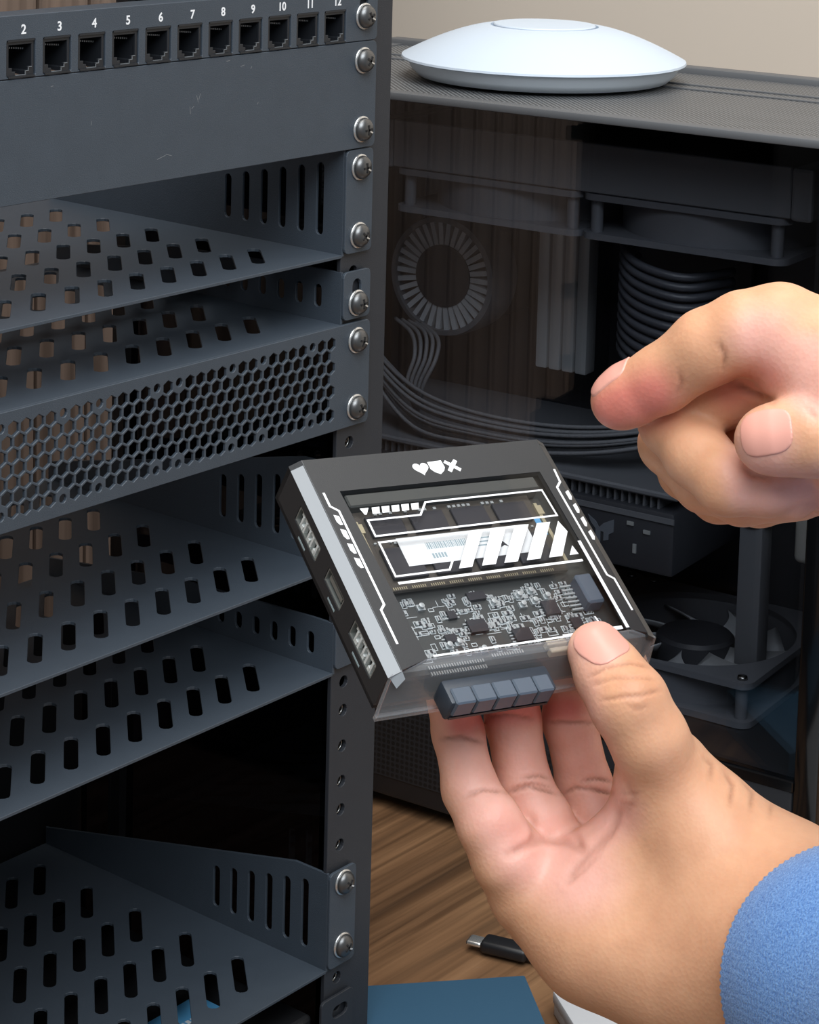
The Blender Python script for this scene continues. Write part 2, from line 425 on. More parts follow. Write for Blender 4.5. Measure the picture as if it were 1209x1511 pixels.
for i, x in enumerate(PORTX):
    j = pp.part('jack', jack(x), 'jack_black')
    # the well behind the mouth, its stepped floor and the contacts
    pp.part('socket_well', join(box(x-5.6,x-5.2,0.6,11,9,20.2), box(x+5.2,x+5.6,0.6,11,9,20.2), box(x-5.6,x+5.6,0.6,11,19.8,20.2), box(x-5.6,x+5.6,10.6,11,9,20.2), box(x-5.6,x-2.2,0.6,8,9.0,10.3), box(x+2.2,x+5.6,0.6,8,9.0,10.3)), 'jack_black', False, j)
    pp.part('contacts', join(*[box(x-3.6+k*1.02,x-3.2+k*1.02,2.0,8,18.4-0.1*k,19.0-0.1*k) for k in range(8)]), 'contact', False, j)
    pp.part('latch_bar', join(box(x-6.1,x+6.1,-1.5,0.4,21.0,21.7), box(x-6.0,x+6.0,-1.9,-0.6,8.4,9.0)), 'jack_black', False, j)
    pp.part('lit_step_edge', join(box(x+2.2,x+3.6,-1.15,-0.5,10.35,10.6), box(x+3.6,x+5.2,-1.15,-0.5,11.65,11.9), box(x-2.2,x+2.2,-1.15,-0.5,9.05,9.25), box(x+2.2,x+2.4,-1.15,-0.5,9.1,10.5), box(x+3.6,x+3.8,-1.15,-0.5,10.4,11.8)), 'contact', False, j)  # pale strips paint in the light caught by the steps
    pp.part('port_number', text_mesh(str(i+1), 4.6, 0.08, (x+1.0,-1.56,25.0), (1,0,0), (0,0,1), (0,-1,0), 0.10), 'white_print')
add_screw(pp, SXR, 18.2, -1.5); add_screw(pp, SXL, 18.2, -1.5)

# ---- blank panel
bp_ = Thing('blank_panel', 'plain black blank panel below the numbered network ports', 'rack panel', (XC,0,-36.4))
bp_.part('faceplate', plate(rrect(PX0,PX1,-36.4,7.8,2.4,3), [slot(x,z,8,5.4,0) for x in (SXR,SXL) for z in (0,-28.6)], 1.5, (0,-0.75,0), (1,0,0), (0,0,1), (0,-1,0), 0.2), 'powder')
bp_.part('fold', join(box(-95,108,0,9,6.0,7.4), box(-95,108,0,9,-36.2,-34.8)), 'powder')
scr = join(*[frame_xf(box(-l/2,l/2,-0.12,0.12,-0.01,0.015),(x,-1.51,z),(math.cos(a),0,math.sin(a)),(-math.sin(a),0,math.cos(a)),(0,-1,0)) for x,z,l,a in [(21.4,-7.2,3.0,1.9),(22.6,-6.4,2.4,1.2),(17.6,-11.2,2.8,1.7),(19.0,-10.2,1.6,0.6),(2.6,-27.5,4.5,0.25),(6.5,-27.0,3.2,-0.3),(-33,-11,1.6,1.5),(46,3.5,2.2,0.2),(51,2.4,1.2,1.0),(38,6,2,0.1),(-52,4,1.2,0.2),(55,-12,1,0.9)]])
bp_.part('scratches', scr, 'contact', stuff=True)
for x in (SXR,SXL):
    for z in (0,-28.6): add_screw(bp_, x, z, -1.5)

# ---- vented shelves: tray, two slotted side brackets with ears
def shelf(label, ztray, zfront_top, screws, half, first, pitch, depth=178):
    th = Thing('rack_shelf', label, 'shelf', (XC,0,ztray-1.2), group='vented shelves in the rack')
    xi = XI-0.2; xl = 2*XC-xi
    hs = [slot(83.3-16.9*c, first+pitch*r, 30.0, 5.5, 47.5) for r in range(5) for c in range(10) if first+pitch*r < depth-14]
    th.part('tray', plate([(xl,0.3),(xi,0.3),(xi,depth),(xl,depth)], hs, 1.3, (0,0,ztray-0.65), (1,0,0), (0,1,0), (0,0,1), 0.15), 'powder')
    for s in (1,-1):
        x = xi if s > 0 else xl
        sl = []
        h = zfront_top-ztray
        for k in range(6):
            y = 13+10.5*k
            top = zfront_top-6-(0.22*max(0,y-12) if not half else 0.05*y); bot = ztray+6.8 if not half else ztray+5.5
            if top-bot > 6: sl.append(slot(y,(top+bot)/2,top-bot,3.8,90))
        zb = ztray+8 if not half else ztray+9
        out = [(0.3,ztray-0.6),(depth,ztray-0.6),(depth,zb),(19+ (h-8)/0.225 if not half else depth-10, zb),(19,zfront_top),(0.3,zfront_top)]
        if half: out = [(0.3,ztray-0.6),(depth,ztray-0.6),(depth,ztray+8),(90,zfront_top-3),(12,zfront_top),(0.3,zfront_top)]
        if not half and out[3][0] > depth: out = [(0.3,ztray-0.6),(depth,ztray-0.6),(depth,max(zb,zfront_top-0.225*(depth-19))),(19,zfront_top),(0.3,zfront_top)]
        th.part('side_bracket', plate(out, sl, 1.3, (x+0.65*s,0,0), (0,1,0), (0,0,1), (1,0,0), 0.15), 'powder')
        xe = PX1 if s > 0 else PX0; xs = SXR if s > 0 else SXL
        a, b = min(x,xe), max(x,xe)
        eb = ztray+0.2 if not half else ztray+1.5
        outl = rrect(a,b,eb,zfront_top,2.4,3)
        th.part('ear', plate(outl, [slot(xs,z+(4.2 if half else 0),12 if half else 7,5.4,90 if half else 0) for z in screws], 1.4, (0,-0.4,0), (1,0,0), (0,0,1), (0,-1,0), 0.2), 'powder')
        for z in screws: add_screw(th, xs, z, -1.1)
    return th
shelf('uppermost vented shelf, just below the blank panel', -80.6, -37.0, (-44.45,-73.05), False, 24.0, 30.2)
shelf('shallow vented shelf squeezed just above the honeycomb panel', -109.9, -88.0, (-101.65,), True, 26.0, 30.6)
shelf('vented shelf directly below the honeycomb panel', -213.9, -170.0, (-178.0,-206.6), False, 24.6, 31.4)
shelf('shallow vented shelf halfway down the rack, third up from the lowest', -260.3, -238.5, (-244.0,), True, 22.6, 31.0)
shelf('lowest vented shelf, its two screws level with the desk gap', -393.4, -349.8, (-355.6,-384.2), False, 26.2, 31.6)

# ---- honeycomb vent panel
hx = Thing('vent_panel', 'black honeycomb-perforated vent panel with hexagonal holes', 'rack panel', (XC,0,-154))
hh = []; p = 5.91; rp = 5.03
small = {2,7,10,15,17,22,25,30}
def hexa(cx, cz, r=2.78): return [(cx+r*math.sin(math.radians(60*k)), cz+r*math.cos(math.radians(60*k))) for k in range(6)]
for r in range(7):
    z = -116.6-rp*r
    for c in range(34):
        x = 102.5-p*c-(p/2 if r%2 else 0)
        if x < -92: continue
        if r in (0,6) and c in small: hh.append(circle(x, z+(0.9 if r==0 else -0.9), 1.7, 10))
        else: hh.append(hexa(x,z))
hh += [slot(x,z,7,5.4,0) for x in (SXR,SXL) for z in (-117.5,-146.1)]
hx.part('faceplate', plate(rrect(PX0,PX1,-154.0,-109.8,2.4,3), hh, 1.5, (0,-0.75,0), (1,0,0), (0,0,1), (0,-1,0), 0.22), 'powder')
hx.part('fold', join(box(-95,108,0,8,-111.4,-110.2), box(-95,108,0,8,-153.8,-152.6)), 'powder')
for x in (SXR,SXL):
    for z in (-117.5,-146.1): add_screw(hx, x, z, -1.5)

# ---- the unit at the foot of the rack
un = Thing('rack_unit', 'dark boxed unit at the foot of the rack under the lowest shelf', 'rack unit', (XC,0,-446))
un.part('body', bbox(2*XC-106,106,4,150,-446,-413,2,2), 'rack_black')
for s in (1,-1):
    a, b = (106,127) if s > 0 else (PX0,2*XC-106)
    xs = SXR if s > 0 else SXL
    un.part('ear', plate(rrect(a,b,-446,-406.5,2.4,3), [slot(xs,-414.2,10,5.4,0)], 1.4, (0,-0.4,0), (1,0,0), (0,0,1), (0,-1,0), 0.2), 'powder_post')
un.part('sticker', box(44,84,26,52,-413.05,-412.8), 'sticker_blue', label='light blue sticker')
un.part('sticker_print', join(*[box(50+3*k,52+3*k,38,40.5,-412.8,-412.7) for k in range(7)]), 'white_print', stuff=True)

# ------------------------------------------------------------------ the computer (local frame: a along the glass towards the front, b inwards, z up)
PY = math.radians(6.0)
PU = np.array([math.sin(PY),-math.cos(PY),0]); PN = np.array([math.cos(PY),math.sin(PY),0])
PROT = np.stack([PU,PN,np.array([0,0,1.0])],1)
PO = np.array([370.0,50.0,DESK])
mat('top_rail', srgb(92,94,97), 0.5)
def pz(z): return z-DESK
def pcw(a,b,z): return tuple(PO+PU*a+PN*b+np.array([0,0,z-DESK]))
A0, A1, B1 = -262, 136, 208
ZT, ZG0, ZB = -53, -378, -452
pc = Thing('computer_case', 'black desktop computer case with a tinted glass side', 'computer case', tuple(PO), PROT)
top = pc.part('top_frame', join(bbox(A0,A1,-1,9,pz(-57.5),pz(ZT),1.2,2), bbox(A0,A1,B1-12,B1,pz(-57.5),pz(ZT)+3,1.5,2), box(A0,A0+12,9,B1-12,pz(-57.5),pz(ZT)), box(A1-12,A1,9,B1-12,pz(-57.5),pz(ZT))), 'top_rail', 'auto')
pc.part('top_mesh', box(A0+12,A1-12,9,B1-12,pz(-56),pz(ZT)-0.8), 'case_mesh', parent=top, label='grey perforated top')
for b in (128,146):
    pc.part('mesh_rib', bbox(A0+14,A1-14,b,b+3.2,pz(ZT)-1,pz(ZT)+0.2,0.3,1), 'top_rail', parent=top)
pc.part('glass_panel', box(A0+4,A1-13,0,3.5,pz(ZG0),pz(-57.5)), 'case_glass', label='tinted glass side panel')
pc.part('front_pillar', bbox(A1-13,A1,-1,12,pz(ZB),pz(-57.5),1.5,2), 'case_gloss', 'auto')
pc.part('base', bbox(A0,A1-13.2,-1,B1,pz(ZB),pz(ZG0)-0.5,2,2), 'case_black', 'auto')
pc.part('base_vent', box(A0+30,A1-30,-1.6,-0.9,pz(-440),pz(-398)), 'base_mesh')
pc.part('glass_sill', bbox(A0,A1-13,-1.5,5,pz(-384),pz(ZG0),0.6,1), 'case_gloss')
pc.part('far_side_panel', box(A0,A1,B1-3,B1,pz(ZG0),pz(-57.5)), 'inner_black')
pc.part('rear_panel', box(A0,A0+3,4,B1-3,pz(ZG0),pz(-57.5)), 'inner_black')
pc.part('front_panel', box(A1-3,A1,12,B1-3,pz(ZB),pz(-57.5)), 'case_gloss')
for fa in (A0+30,A1-40):
    for fb in (22,B1-22):
        pc.part('foot', cyl((fa,fb,0),(fa,fb,pz(ZB)+0.5),14,20), 'rack_black')
def pthing(name, label, cat, a, b, z, group=None): return Thing(name, label, cat, pcw(a,b,z), PROT, group)

# motherboard on the far side of the chamber
mb = pthing('motherboard', 'dark motherboard standing upright deep inside the computer case', 'motherboard', -115, 186, -360)
mb.part('board', box(-130,120,0,3,0,262), 'inner_black')
mb.part('heat_spreader', join(bbox(-96,-70,-22,0,150,250,2,1), bbox(-70,30,-20,0,226,252,2,1)), 'inner_grey')
mb.part('slot_cover', join(*[bbox(-100,60,-8,0,20+30*k,28+30*k,1,1) for k in range(3)]), 'inner_grey')
# memory sticks
for i in range(4):
    a = -114.5+9.0*i
    t = pthing('memory_stick', ['leftmost','second from left','third from left','rightmost'][i]+' of four silver memory sticks in a row inside the computer', 'memory stick', a, 150, -237, 'memory sticks inside the computer')
    t.part('heat_shield', bbox(-3.9,3.9,0,12,2,126,1.2,2), 'ram_silver', 'auto')
    t.part('contact_edge', box(-0.8,0.8,8,35,0,124), 'inner_black')
# round cooler with radial fins
t = pthing('processor_cooler', 'round processor cooler with a ring of radial fins inside the computer', 'cooler', -165, 120, -216)
C0 = (0,0,36)
t.part('rim', lathe([(33,-6),(36,-5),(37,0),(37,22),(33,22),(33,-6)],56,C0,(0,1,0),False), 'inner_grey', 'auto')
fin = []
for k in range(34):
    q = 2*math.pi*k/34; ca, sa = math.cos(q), math.sin(q)
    fin.append(frame_xf(box(19,33,-1.5,1.5,-3,6), C0, (ca,0,sa), (-sa,0,ca), (0,1,0)))
for f_ in fin: t.part('fin', f_, 'fan_blade')
t.part('hub', lathe([(19,-4),(19.5,8),(0.1,8)],40,C0,(0,1,0),False), 'inner_black', 'auto')
t.part('hub_cap', lathe([(0.1,-4.5),(17,-4.5),(19,-4)],40,C0,(0,1,0),False), 'inner_black', True)
t.part('mount', box(-26,26,8,64,10,62), 'inner_black')
# fans
def fan(label, a, b, z, group, light=False, size=120):
    t = pthing('case_fan', label, 'fan', a, b, z, group); h = size/2; r = h-4
    fr = plate(rrect(-h,h,-h,h,7,4), [circle(0,0,r,48)]+[circle(sx*(h-7),sy*(h-7),2.2,10) for sx in (1,-1) for sy in (1,-1)], 3.5, (0,0,1.8))
    fr2 = plate(rrect(-h,h,-h,h,7,4), [circle(0,0,r,48)]+[circle(sx*(h-7),sy*(h-7),2.2,10) for sx in (1,-1) for sy in (1,-1)], 3.5, (0,0,23.2))
    wall = lathe([(r,0),(r+1.6,0),(r+1.6,25),(r,25),(r,0)],48,(0,0,0),(0,0,1),False)
    posts = [cyl((sx*(h-7),sy*(h-7),3.5),(sx*(h-7),sy*(h-7),21.5),3.4,12) for sx in (1,-1) for sy in (1,-1)]
    t.part('frame', join(fr,fr2,wall,*posts), 'fan_frame', 'auto')
    t.part('hub', lathe([(0.1,22),(20,22),(22,20),(22,4),(0.1,4)],40,(0,0,0),(0,0,1),False), 'inner_black', 'auto')
    for k in range(9):
        q0 = 2*math.pi*k/9; V, F = [], []; n = 7
        for i in range(n):
            rr = 21+(r-23.5)*i/(n-1); sw = 0.35*i/(n-1)
            for j in range(2):
                q = q0+sw+(0.0 if j == 0 else 0.62)
                V.append((rr*math.cos(q), rr*math.sin(q), 6 if j == 0 else 19))
        V += [(x,y,z_-1.2) for x,y,z_ in V[:2*n]]
        for i in range(n-1):
            F.append((2*i,2*i+1,2*i+3,2*i+2)); F.append((2*n+2*i,2*n+2*i+2,2*n+2*i+3,2*n+2*i+1))
            F.append((2*i,2*i+2,2*n+2*i+2,2*n+2*i)); F.append((2*i+1,2*n+2*i+1,2*n+2*i+3,2*i+3))
        F += [(0,2*n,2*n+1,1),(2*n-2,2*n-1,4*n-1,4*n-2)]
        t.part('blade', (V,F), 'fan_blade' if light else 'inner_grey', True)
    for sx in (1,-1):
        for sy in (1,-1): t.part('screw', lathe([(3,0),(2.6,1.6),(0.1,2)],14,(sx*(h-7),sy*(h-7),25),(0,0,1)), 'steel', True)
    return t
G = 'fans inside the computer case'
fan('flat fan under the top of the computer, nearer the pointing hand', 24, 108, -129, G)
fan('flat fan under the top of the computer, nearer the rack', -97, 108, -129, G)
fan('fan with pale blades lying on the floor of the computer case', 18, 102, -378, G, True)
fan('fan on the floor of the computer case, nearer the rack', -103, 102, -378, G, True)
t = pthing('radiator', 'flat black radiator under the computer top above the fans', 'radiator', -36, 108, -103.5)
t.part('core', box(-122,122,-58,58,0,26), 'inner_black')
t.part('end_tank', join(bbox(122,134,-60,60,-1,27,2,2), bbox(-134,-122,-60,60,-1,27,2,2)), 'inner_grey')
t.part('front_rail', bbox(-122,122,-60,-58,0,27,0.6,1), 'inner_grey')
# graphics card
g = pthing('graphics_card', 'thick dark graphics card across the middle of the computer', 'graphics card', -60, 44, -306)
g.part('shroud', join(bbox(-150,90,0,120,0,36,3,2)), 'inner_black', 'auto')
g.part('backplate', bbox(-150,92,-1,122,43,46.5,1,1), 'inner_grey', 'auto')
for k in range(46): g.part('cooling_fin', box(-120+4.4*k,-118.8+4.4*k,3,116,36,43), 'inner_grey')
g.part('trim_strip', box(-150,90,-0.9,0,30,33), 'inner_grey')
em = [[(0,12),(5,9),(7,6),(10,9),(16,12),(16,5),(13,3),(13,0),(10,-1),(10,4),(8,4),(8,-2),(5,-1),(5,5),(2,8)]]
g.part('emblem', plate(em[0], [], 0.5, (38,-0.3,14), (1,0,0), (0,0,1), (0,-1,0)), 'emblem')
g.part('power_pins', join(box(62,66,-0.8,0,25,27), box(72,76,-0.8,0,22,24), box(66,68,-0.8,0,10,15)), 'solder', stuff=True)
# reservoir column and pale block beside the front pillar
t = pthing('card_support', 'dark upright support post beside the graphics card', 'support post', 57, 90, -378)
t.part('post', bbox(-7,7,-7,7,3,98,1.5,2), 'inner_grey', 'auto'); t.part('cap', lathe([(8.5,96),(9.5,97),(9.5,104),(7,106),(0.1,106)],24,(0,0,0),(0,0,1),False), 'inner_black', 'auto'); t.part('base', lathe([(16,0),(16,2.5),(6,4)],24), 'inner_black', 'auto')
t = pthing('drive_box', 'pale grey box inside the computer behind the glass corner', 'drive box', 86, 122, -378)
t.part('bracket', box(-12,12,14,34,0,72), 'inner_black'); t.part('body', bbox(-15,18,-14,40,72,140,4,3), 'pale_grey', 'auto'); t.part('lid', bbox(-14,17,-13,39,140,143,1,1), 'inner_grey')

# cables
GC = 'sleeved cables inside the computer'
def cable(label, pts, r, grp=GC, m='cable_grey'):
    P = [pcw(*q) for q in pts]
    o = P[0]
    single('sleeved_cable', tube(P, r, 8, 7), m, label, 'cable', o, smooth=True, group=grp)
ORD = ['topmost','second','third','fourth','fifth','sixth','seventh','eighth','ninth','tenth','eleventh','lowest']
for k in range(12):
    dz = -2.1*k; db = 3.5*math.sin(k*1.7)
    cable(ORD[k]+' strand from above in the sweeping bundle of sleeved cables behind the glass', [(-200,70+db,-196+dz*.5),(-176,62+db,-217+dz*.7),(-140,52+db,-232+dz),(-100,50+db,-238+dz*.8),(-50,54+db,-238+dz*.7),(-5,66+db,-232+dz*.6),(30,100+db,-224+dz*.5)], 1.15)
for k in range(5):
    dz = -3.0*k; dx = 4.5*k
    cable(['leftmost','second','third','fourth','rightmost'][k]+' looped cable from the left rising beside the round cooler', [(-182+dx,92,-204),(-160+dx,76,-205-abs(2-k)),(-150+dx*.8,64,-216),(-152+dx*.6,60,-232),(-146,62,-250)], 1.2, 'looped cables beside the cooler')
for k in range(11):
    dz = -5.6*k
    cable((ORD[k] if k < 10 else 'lowest')+' curved hose ring from above in the stack near the pointing hand', [(-24,96,-128+dz),(-20,70,-134+dz),(-4,58,-141+dz),(22,60,-145+dz),(40,84,-143+dz)], 2.3, 'stacked hose rings', 'hose')
for k in range(4):
    cable(['leftmost','second','third','rightmost'][k]+' upright braided cable from the left at the front corner of the computer', [(106+3.4*k,60,-110),(104+3.2*k,58,-150),(100+3*k,62,-200),(98+3*k,70,-240)], 1.5, 'braided cables at the front corner')
cable('single pale cable running low across the case near the rack', [(-215,40,-225),(-170,30,-262),(-120,31,-275),(-70,33,-282),(-20,34,-284)], 1.3)

# ------------------------------------------------------------------ the round access point on top of the computer
apc = np.array([466.0,155.5,-52.7])
ap = Thing('access_point', 'round white dome-shaped wireless access point lying on the computer', 'access point', tuple(apc))
ap.part('base_ring', lathe([(0.1,0),(64,0),(71.5,1.2),(75.7,5),(78,9),(79.2,10.3)],96,apc,(0,0,1),False), 'ap_rim', 'auto')
dome = [(79.4,10.3),(81.7,11.2),(81.4,12.4)]
for i in range(1,15):
    q = i/14; r = 81.4*(1-q)+31*q; dome.append((r, 12.4+18.2*(1-((r-31)/(81.4-31))**1.5)))
dome += [(30.9,30.2),(30.8,27.5)]
ap.part('dome', lathe(dome,96,apc,(0,0,1),False), 'ap_white', 'auto')
ap.part('cap_disc', lathe([(30.8,27.6),(29.5,27.7),(29.4,30.9),(28.8,31.5),(22,31.9),(0.1,32.1)],72,apc,(0,0,1),False), 'ap_white', 'auto')

# ------------------------------------------------------------------ small things on the desk
def dpt(px, py, z):
    d = PT(px,py,1000)-CAMP; k = (z-CAMP[2])/d[2]; return CAMP+k*d
q0, q1 = dpt(692,1386,DESK+5), dpt(776,1406,DESK+5)
d_ = (q1-q0)/np.linalg.norm(q1-q0); s_ = np.cross([0,0,1],d_)
LP = [d_[0],d_[1],0]; 
pl = Thing('usb_cable', 'black cable with a metal-tipped plug lying on the wooden desk', 'cable', tuple(q0), np.stack([d_,s_,np.array([0,0,1.0])],1))
pl.part('metal_tip', join(bbox(0,8,-4.1,4.1,-1.3,1.3,1.2,3)), 'bright_steel', 'auto')
pl.part('tip_mouth', bbox(-0.1,0.3,-3.4,3.4,-0.7,0.7,0.05,1), 'jack_black')
pl.part('plug_body', bbox(7.5,32,-5.6,5.6,-3.2,3.2,2.2,3), 'plug_black', 'auto')
pl.part('strain_relief', join(*[lathe([(2.9,31.5+2.4*k),(2.9,33.2+2.4*k),(2.2,33.3+2.4*k),(2.2,34+2.4*k)],16,(0,0,-0.8),(1,0,0)) for k in range(4)]), 'plug_black', 'auto')
pl.part('cord', tube([(40,0,-0.8),(52,2,-2.6),(66,14,-2.9),(76,40,-2.9),(84,90,-2.9)],1.9,10,8), 'plug_black', True)

b0, b1 = dpt(545,1452,DESK+26), dpt(775,1437,DESK+26); b2 = dpt(822,1530,DESK+26)
ex = (b1-b0); ex = ex/np.linalg.norm(ex); ey = np.cross([0,0,1.0],ex)
bc = single('blue_box', bbox(-95,0,-120,0,0,25.6,1,2), 'blue_card', 'flat dark blue box lying on the desk at the foot of the rack', 'box', tuple(np.array([b1[0],b1[1],DESK])), np.stack([ex,ey,np.array([0,0,1.0])],1), 'auto')
w0 = dpt(818,1462,DESK+12)
wb_ = Thing('pale_box', 'flat pale grey box on the desk partly hidden below the holding hand', 'box', (w0[0],w0[1],DESK), _rot(math.radians(-36),'z'))
wb_.part('tray', bbox(0,150,-110,0,0,9,1,2), 'pale_card', 'auto'); wb_.part('lid', bbox(-0.6,150.6,-110.6,0.6,6,12,1,2), 'pale_card', 'auto')

# ------------------------------------------------------------------ the small board computer held in the hand
DR = np.array([[0.93335,-0.32522,0.15197],[-0.35575,-0.78135,0.51277],[-0.04802,-0.53266,-0.84497]])
DO = np.array([-160.66,-214.34,-63.33])
u_, _, vt = np.linalg.svd(DR); DR = u_ @ vt
# local frame: x across, y = -v (v runs towards the connector), z up out of the printed face
DROT = np.stack([DR[:,0], -DR[:,1], -DR[:,2]],1)
dv = Thing('single_board_computer', 'palm-sized black computer with a clear window, held between thumb and fingers', 'mini computer', tuple(DO), DROT)
TH = 14.0
def fl(poly): return [(p[0],-p[1]) for p in poly]
# shell
topf = plate(fl([(3,0),(77,0),(77,67.4),(72.6,65.6),(72.2,11.4),(9.8,11.4),(11.6,65.6),(3,68)]), [], 1.6, (0,0,-0.8))
sh = dv.part('shell_top', topf, 'shell')
def wallpl(x, hs): return plate(fl([(0,-2.0),(68,-2.0),(68,-TH),(0,-TH)]) if False else [(0,-2.0),(68,-2.0),(68,-TH),(0,-TH)], hs, 1.6, (x,0,0), (0,-1,0), (0,0,1), (1,0,0))
ports = [(11.0,25.6,-9.9,-4.6),(31.4,42.0,-9.3,-4.7),(48.4,62.8,-9.6,-4.2)]
dv.part('shell_side', wallpl(0.8,[rrect(a,b,c,d,0.5,2) for a,b,c,d in ports]), 'shell')
dv.part('shell_side', wallpl(79.2,[]), 'shell')
dv.part('shell_back', box(0,80,-1.6,0,-TH,-2.0), 'shell')
dv.part('shell_back_bevel', ([(0,0,-2.0),(3,0,0),(77,0,0),(80,0,-2.0),(0,-1.6,-2.0),(3,-1.6,0),(77,-1.6,0),(80,-1.6,-2.0)],[(0,1,2,3),(4,7,6,5),(0,4,5,1),(3,2,6,7),(0,3,7,4)]), 'shell')
dv.part('shell_bottom', box(0,80,-68,0,-TH,-TH+1.2), 'shell')
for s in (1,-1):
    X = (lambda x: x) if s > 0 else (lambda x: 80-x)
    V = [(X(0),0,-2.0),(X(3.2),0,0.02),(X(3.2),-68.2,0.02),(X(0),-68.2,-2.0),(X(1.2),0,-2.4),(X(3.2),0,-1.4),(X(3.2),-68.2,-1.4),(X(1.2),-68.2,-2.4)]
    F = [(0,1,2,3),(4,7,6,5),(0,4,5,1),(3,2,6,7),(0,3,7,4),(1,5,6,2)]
    dv.part('edge_chamfer', (V,F), 'shell_sheen' if s > 0 else 'shell', label='black bevelled edge, its reflected light coloured in as grey' if s > 0 else None)
# clear window and clear nose
dv.part('window', box(9.9,72.1,-66.2,-11.5,-1.5,-0.1), 'clear_pane', label='clear window over the circuit board')
nose = ([(1,-68,-1.6),(11.6,-65.6,0),(72.6,-65.6,0),(79,-68,-1.6),(0.2,-70.6,-TH),(79.8,-70.6,-TH)],[])
V = [(1.0,-68.0,-1.2),(10.9,-65.9,-0.1),(72.9,-65.9,-0.1),(79.0,-67.6,-1.2),(-0.4,-70.8,-TH),(80.4,-70.8,-TH),
     (1.0,-66.6,-1.8),(10.9,-64.8,-1.4),(72.9,-64.8,-1.4),(79.0,-66.4,-1.8),(0.6,-68.9,-TH),(79.4,-68.9,-TH)]
F = [(0,4,5,3),(0,3,2,1),(6,9,11,10),(6,7,8,9),(4,10,11,5),(0,6,10,4),(3,5,11,9),(0,1,7,6),(1,2,8,7),(2,3,9,8)]
dv.part('clear_nose', (V,F), 'clear_plastic', label='clear plastic front edge')
dv.part('nose_rim', join(box(-0.6,80.6,-71.4,-70.2,-TH-0.6,-TH+0.7), tube([(0.6,-68.2,-2.0),(-0.4,-70.8,-TH)],0.45,6,0), tube([(79.6,-67.9,-1.6),(80.4,-70.8,-TH)],0.45,6,0), tube([(0.6,-68.2,-1.6),(11,-65.9,-0.2),(72.8,-65.9,-0.2),(79.6,-67.9,-1.6)],0.28,6,0)), 'clear_plastic')
dv.part('corner_glint', ([(0.2,-67.4,-1.9),(3.2,-67.9,0.05),(4.0,-69.6,-1.4),(2.0,-70.4,-3.6)],[(0,1,2,3),(3,2,1,0)]), 'shell_sheen')
# circuit board with its parts
ZP = -5.6
pcb = dv.part('circuit_board', box(3,77,-66.5,-4,ZP-1.4,ZP), 'pcb')
rs = random.Random(11)
sil, sol, chp, gld = [], [], [], []
def free(x,v,w,h): return 11 < x-w and x+w < 71.5 and 43.4 < v-h and v+h < 63.6
for k in range(300):
    x, v = rs.uniform(12,71), rs.uniform(43.8,63.4)
    cl_ = math.sin(x*0.33+1.2)*math.sin(v*0.5+0.4)
    if cl_ < -0.25 and rs.random() < 0.7: continue
    w, h = rs.choice([(1.1,0.7),(0.7,1.1),(0.8,0.55),(1.5,0.9)])
    if not free(x,v,w,h): continue
    y = -v
    sil += [box(x-w,x+w,y-h,y-h+0.18,ZP,ZP+0.05), box(x-w,x+w,y+h-0.18,y+h,ZP,ZP+0.05), box(x-w,x-w+0.14,y-h,y+h,ZP,ZP+0.05), box(x+w-0.14,x+w,y-h,y+h,ZP,ZP+0.05)]
    if rs.random() < 0.75:
        m_ = box(x-w*0.75,x-w*0.25,y-h*0.6,y+h*0.6,ZP,ZP+0.55), box(x+w*0.25,x+w*0.75,y-h*0.6,y+h*0.6,ZP,ZP+0.55)
        sol += list(m_); chp.append(box(x-w*0.25,x+w*0.25,y-h*0.55,y+h*0.55,ZP,ZP+0.5))
for k in range(50):
    x, v = rs.uniform(13,70), rs.uniform(44,63); l = rs.uniform(1.5,5)
    if free(x,v,l/2,0.3): sil.append(box(x-l/2,x+l/2,-v-0.07,-v+0.07,ZP,ZP+0.05) if k%2 else box(x-0.07,x+0.07,-v-min(l,2)/2,-v+min(l,2)/2,ZP,ZP+0.05))
dv.part('silkscreen', join(*sil), 'silk', parent=pcb, stuff=True)
dv.part('surface_parts', join(*sol), 'solder', parent=pcb, stuff=True)
dv.part('part_bodies', join(*chp), 'chip', parent=pcb, stuff=True)
for (x,v,w,h,z) in [(33,55,2.6,1.9,1.2),(44.5,59.4,2.6,1.9,1.2),(56.5,52.5,2.2,2.2,1.3),(37,45.8,2.6,1.2,1.0),(24,57.5,1.6,1.2,1),(62,58,1.6,1.6,1),(27.5,50.5,1.2,1.2,0.9)]:
    c = dv.part('chip', box(x-w,x+w,-v-h,-v+h,ZP,ZP+z), 'chip', parent=pcb)
    dv.part('chip_legs', join(*[box(x-w-0.9,x-w,-v-h+0.3+i*0.95,-v-h+0.7+i*0.95,ZP,ZP+0.4) for i in range(int(2*h/0.95))]+[box(x+w,x+w+0.9,-v-h+0.3+i*0.95,-v-h+0.7+i*0.95,ZP,ZP+0.4) for i in range(int(2*h/0.95))]), 'solder', parent=pcb, stuff=True)
for (x,v) in [(49.5,47.2),(53.4,46.4),(49.2,50.2),(53.2,49.6),(57.5,48.6),(22.5,59.5),(25.6,59),(31.5,62.0),(20,47),(41,48.5)]:
    dv.part('capacitor', join(box(x-1.1,x+1.1,-v-0.9,-v+0.9,ZP,ZP+0.7), lathe([(0.8,0.7),(0.75,1.6),(0.1,1.7)],14,(x,-v,ZP))), 'solder', 'auto', pcb)
dv.part('side_connector', bbox(66.0,71.2,-55,-45.5,ZP,ZP+4.5,0.6,1), 'pcie_blue', parent=pcb)
dv.part('side_connector_pins', join(*[box(62.6,66,-54.2+i*1.25,-53.7+i*1.25,ZP+0.3,ZP+1.0) for i in range(7)]), 'solder', parent=pcb, stuff=True)
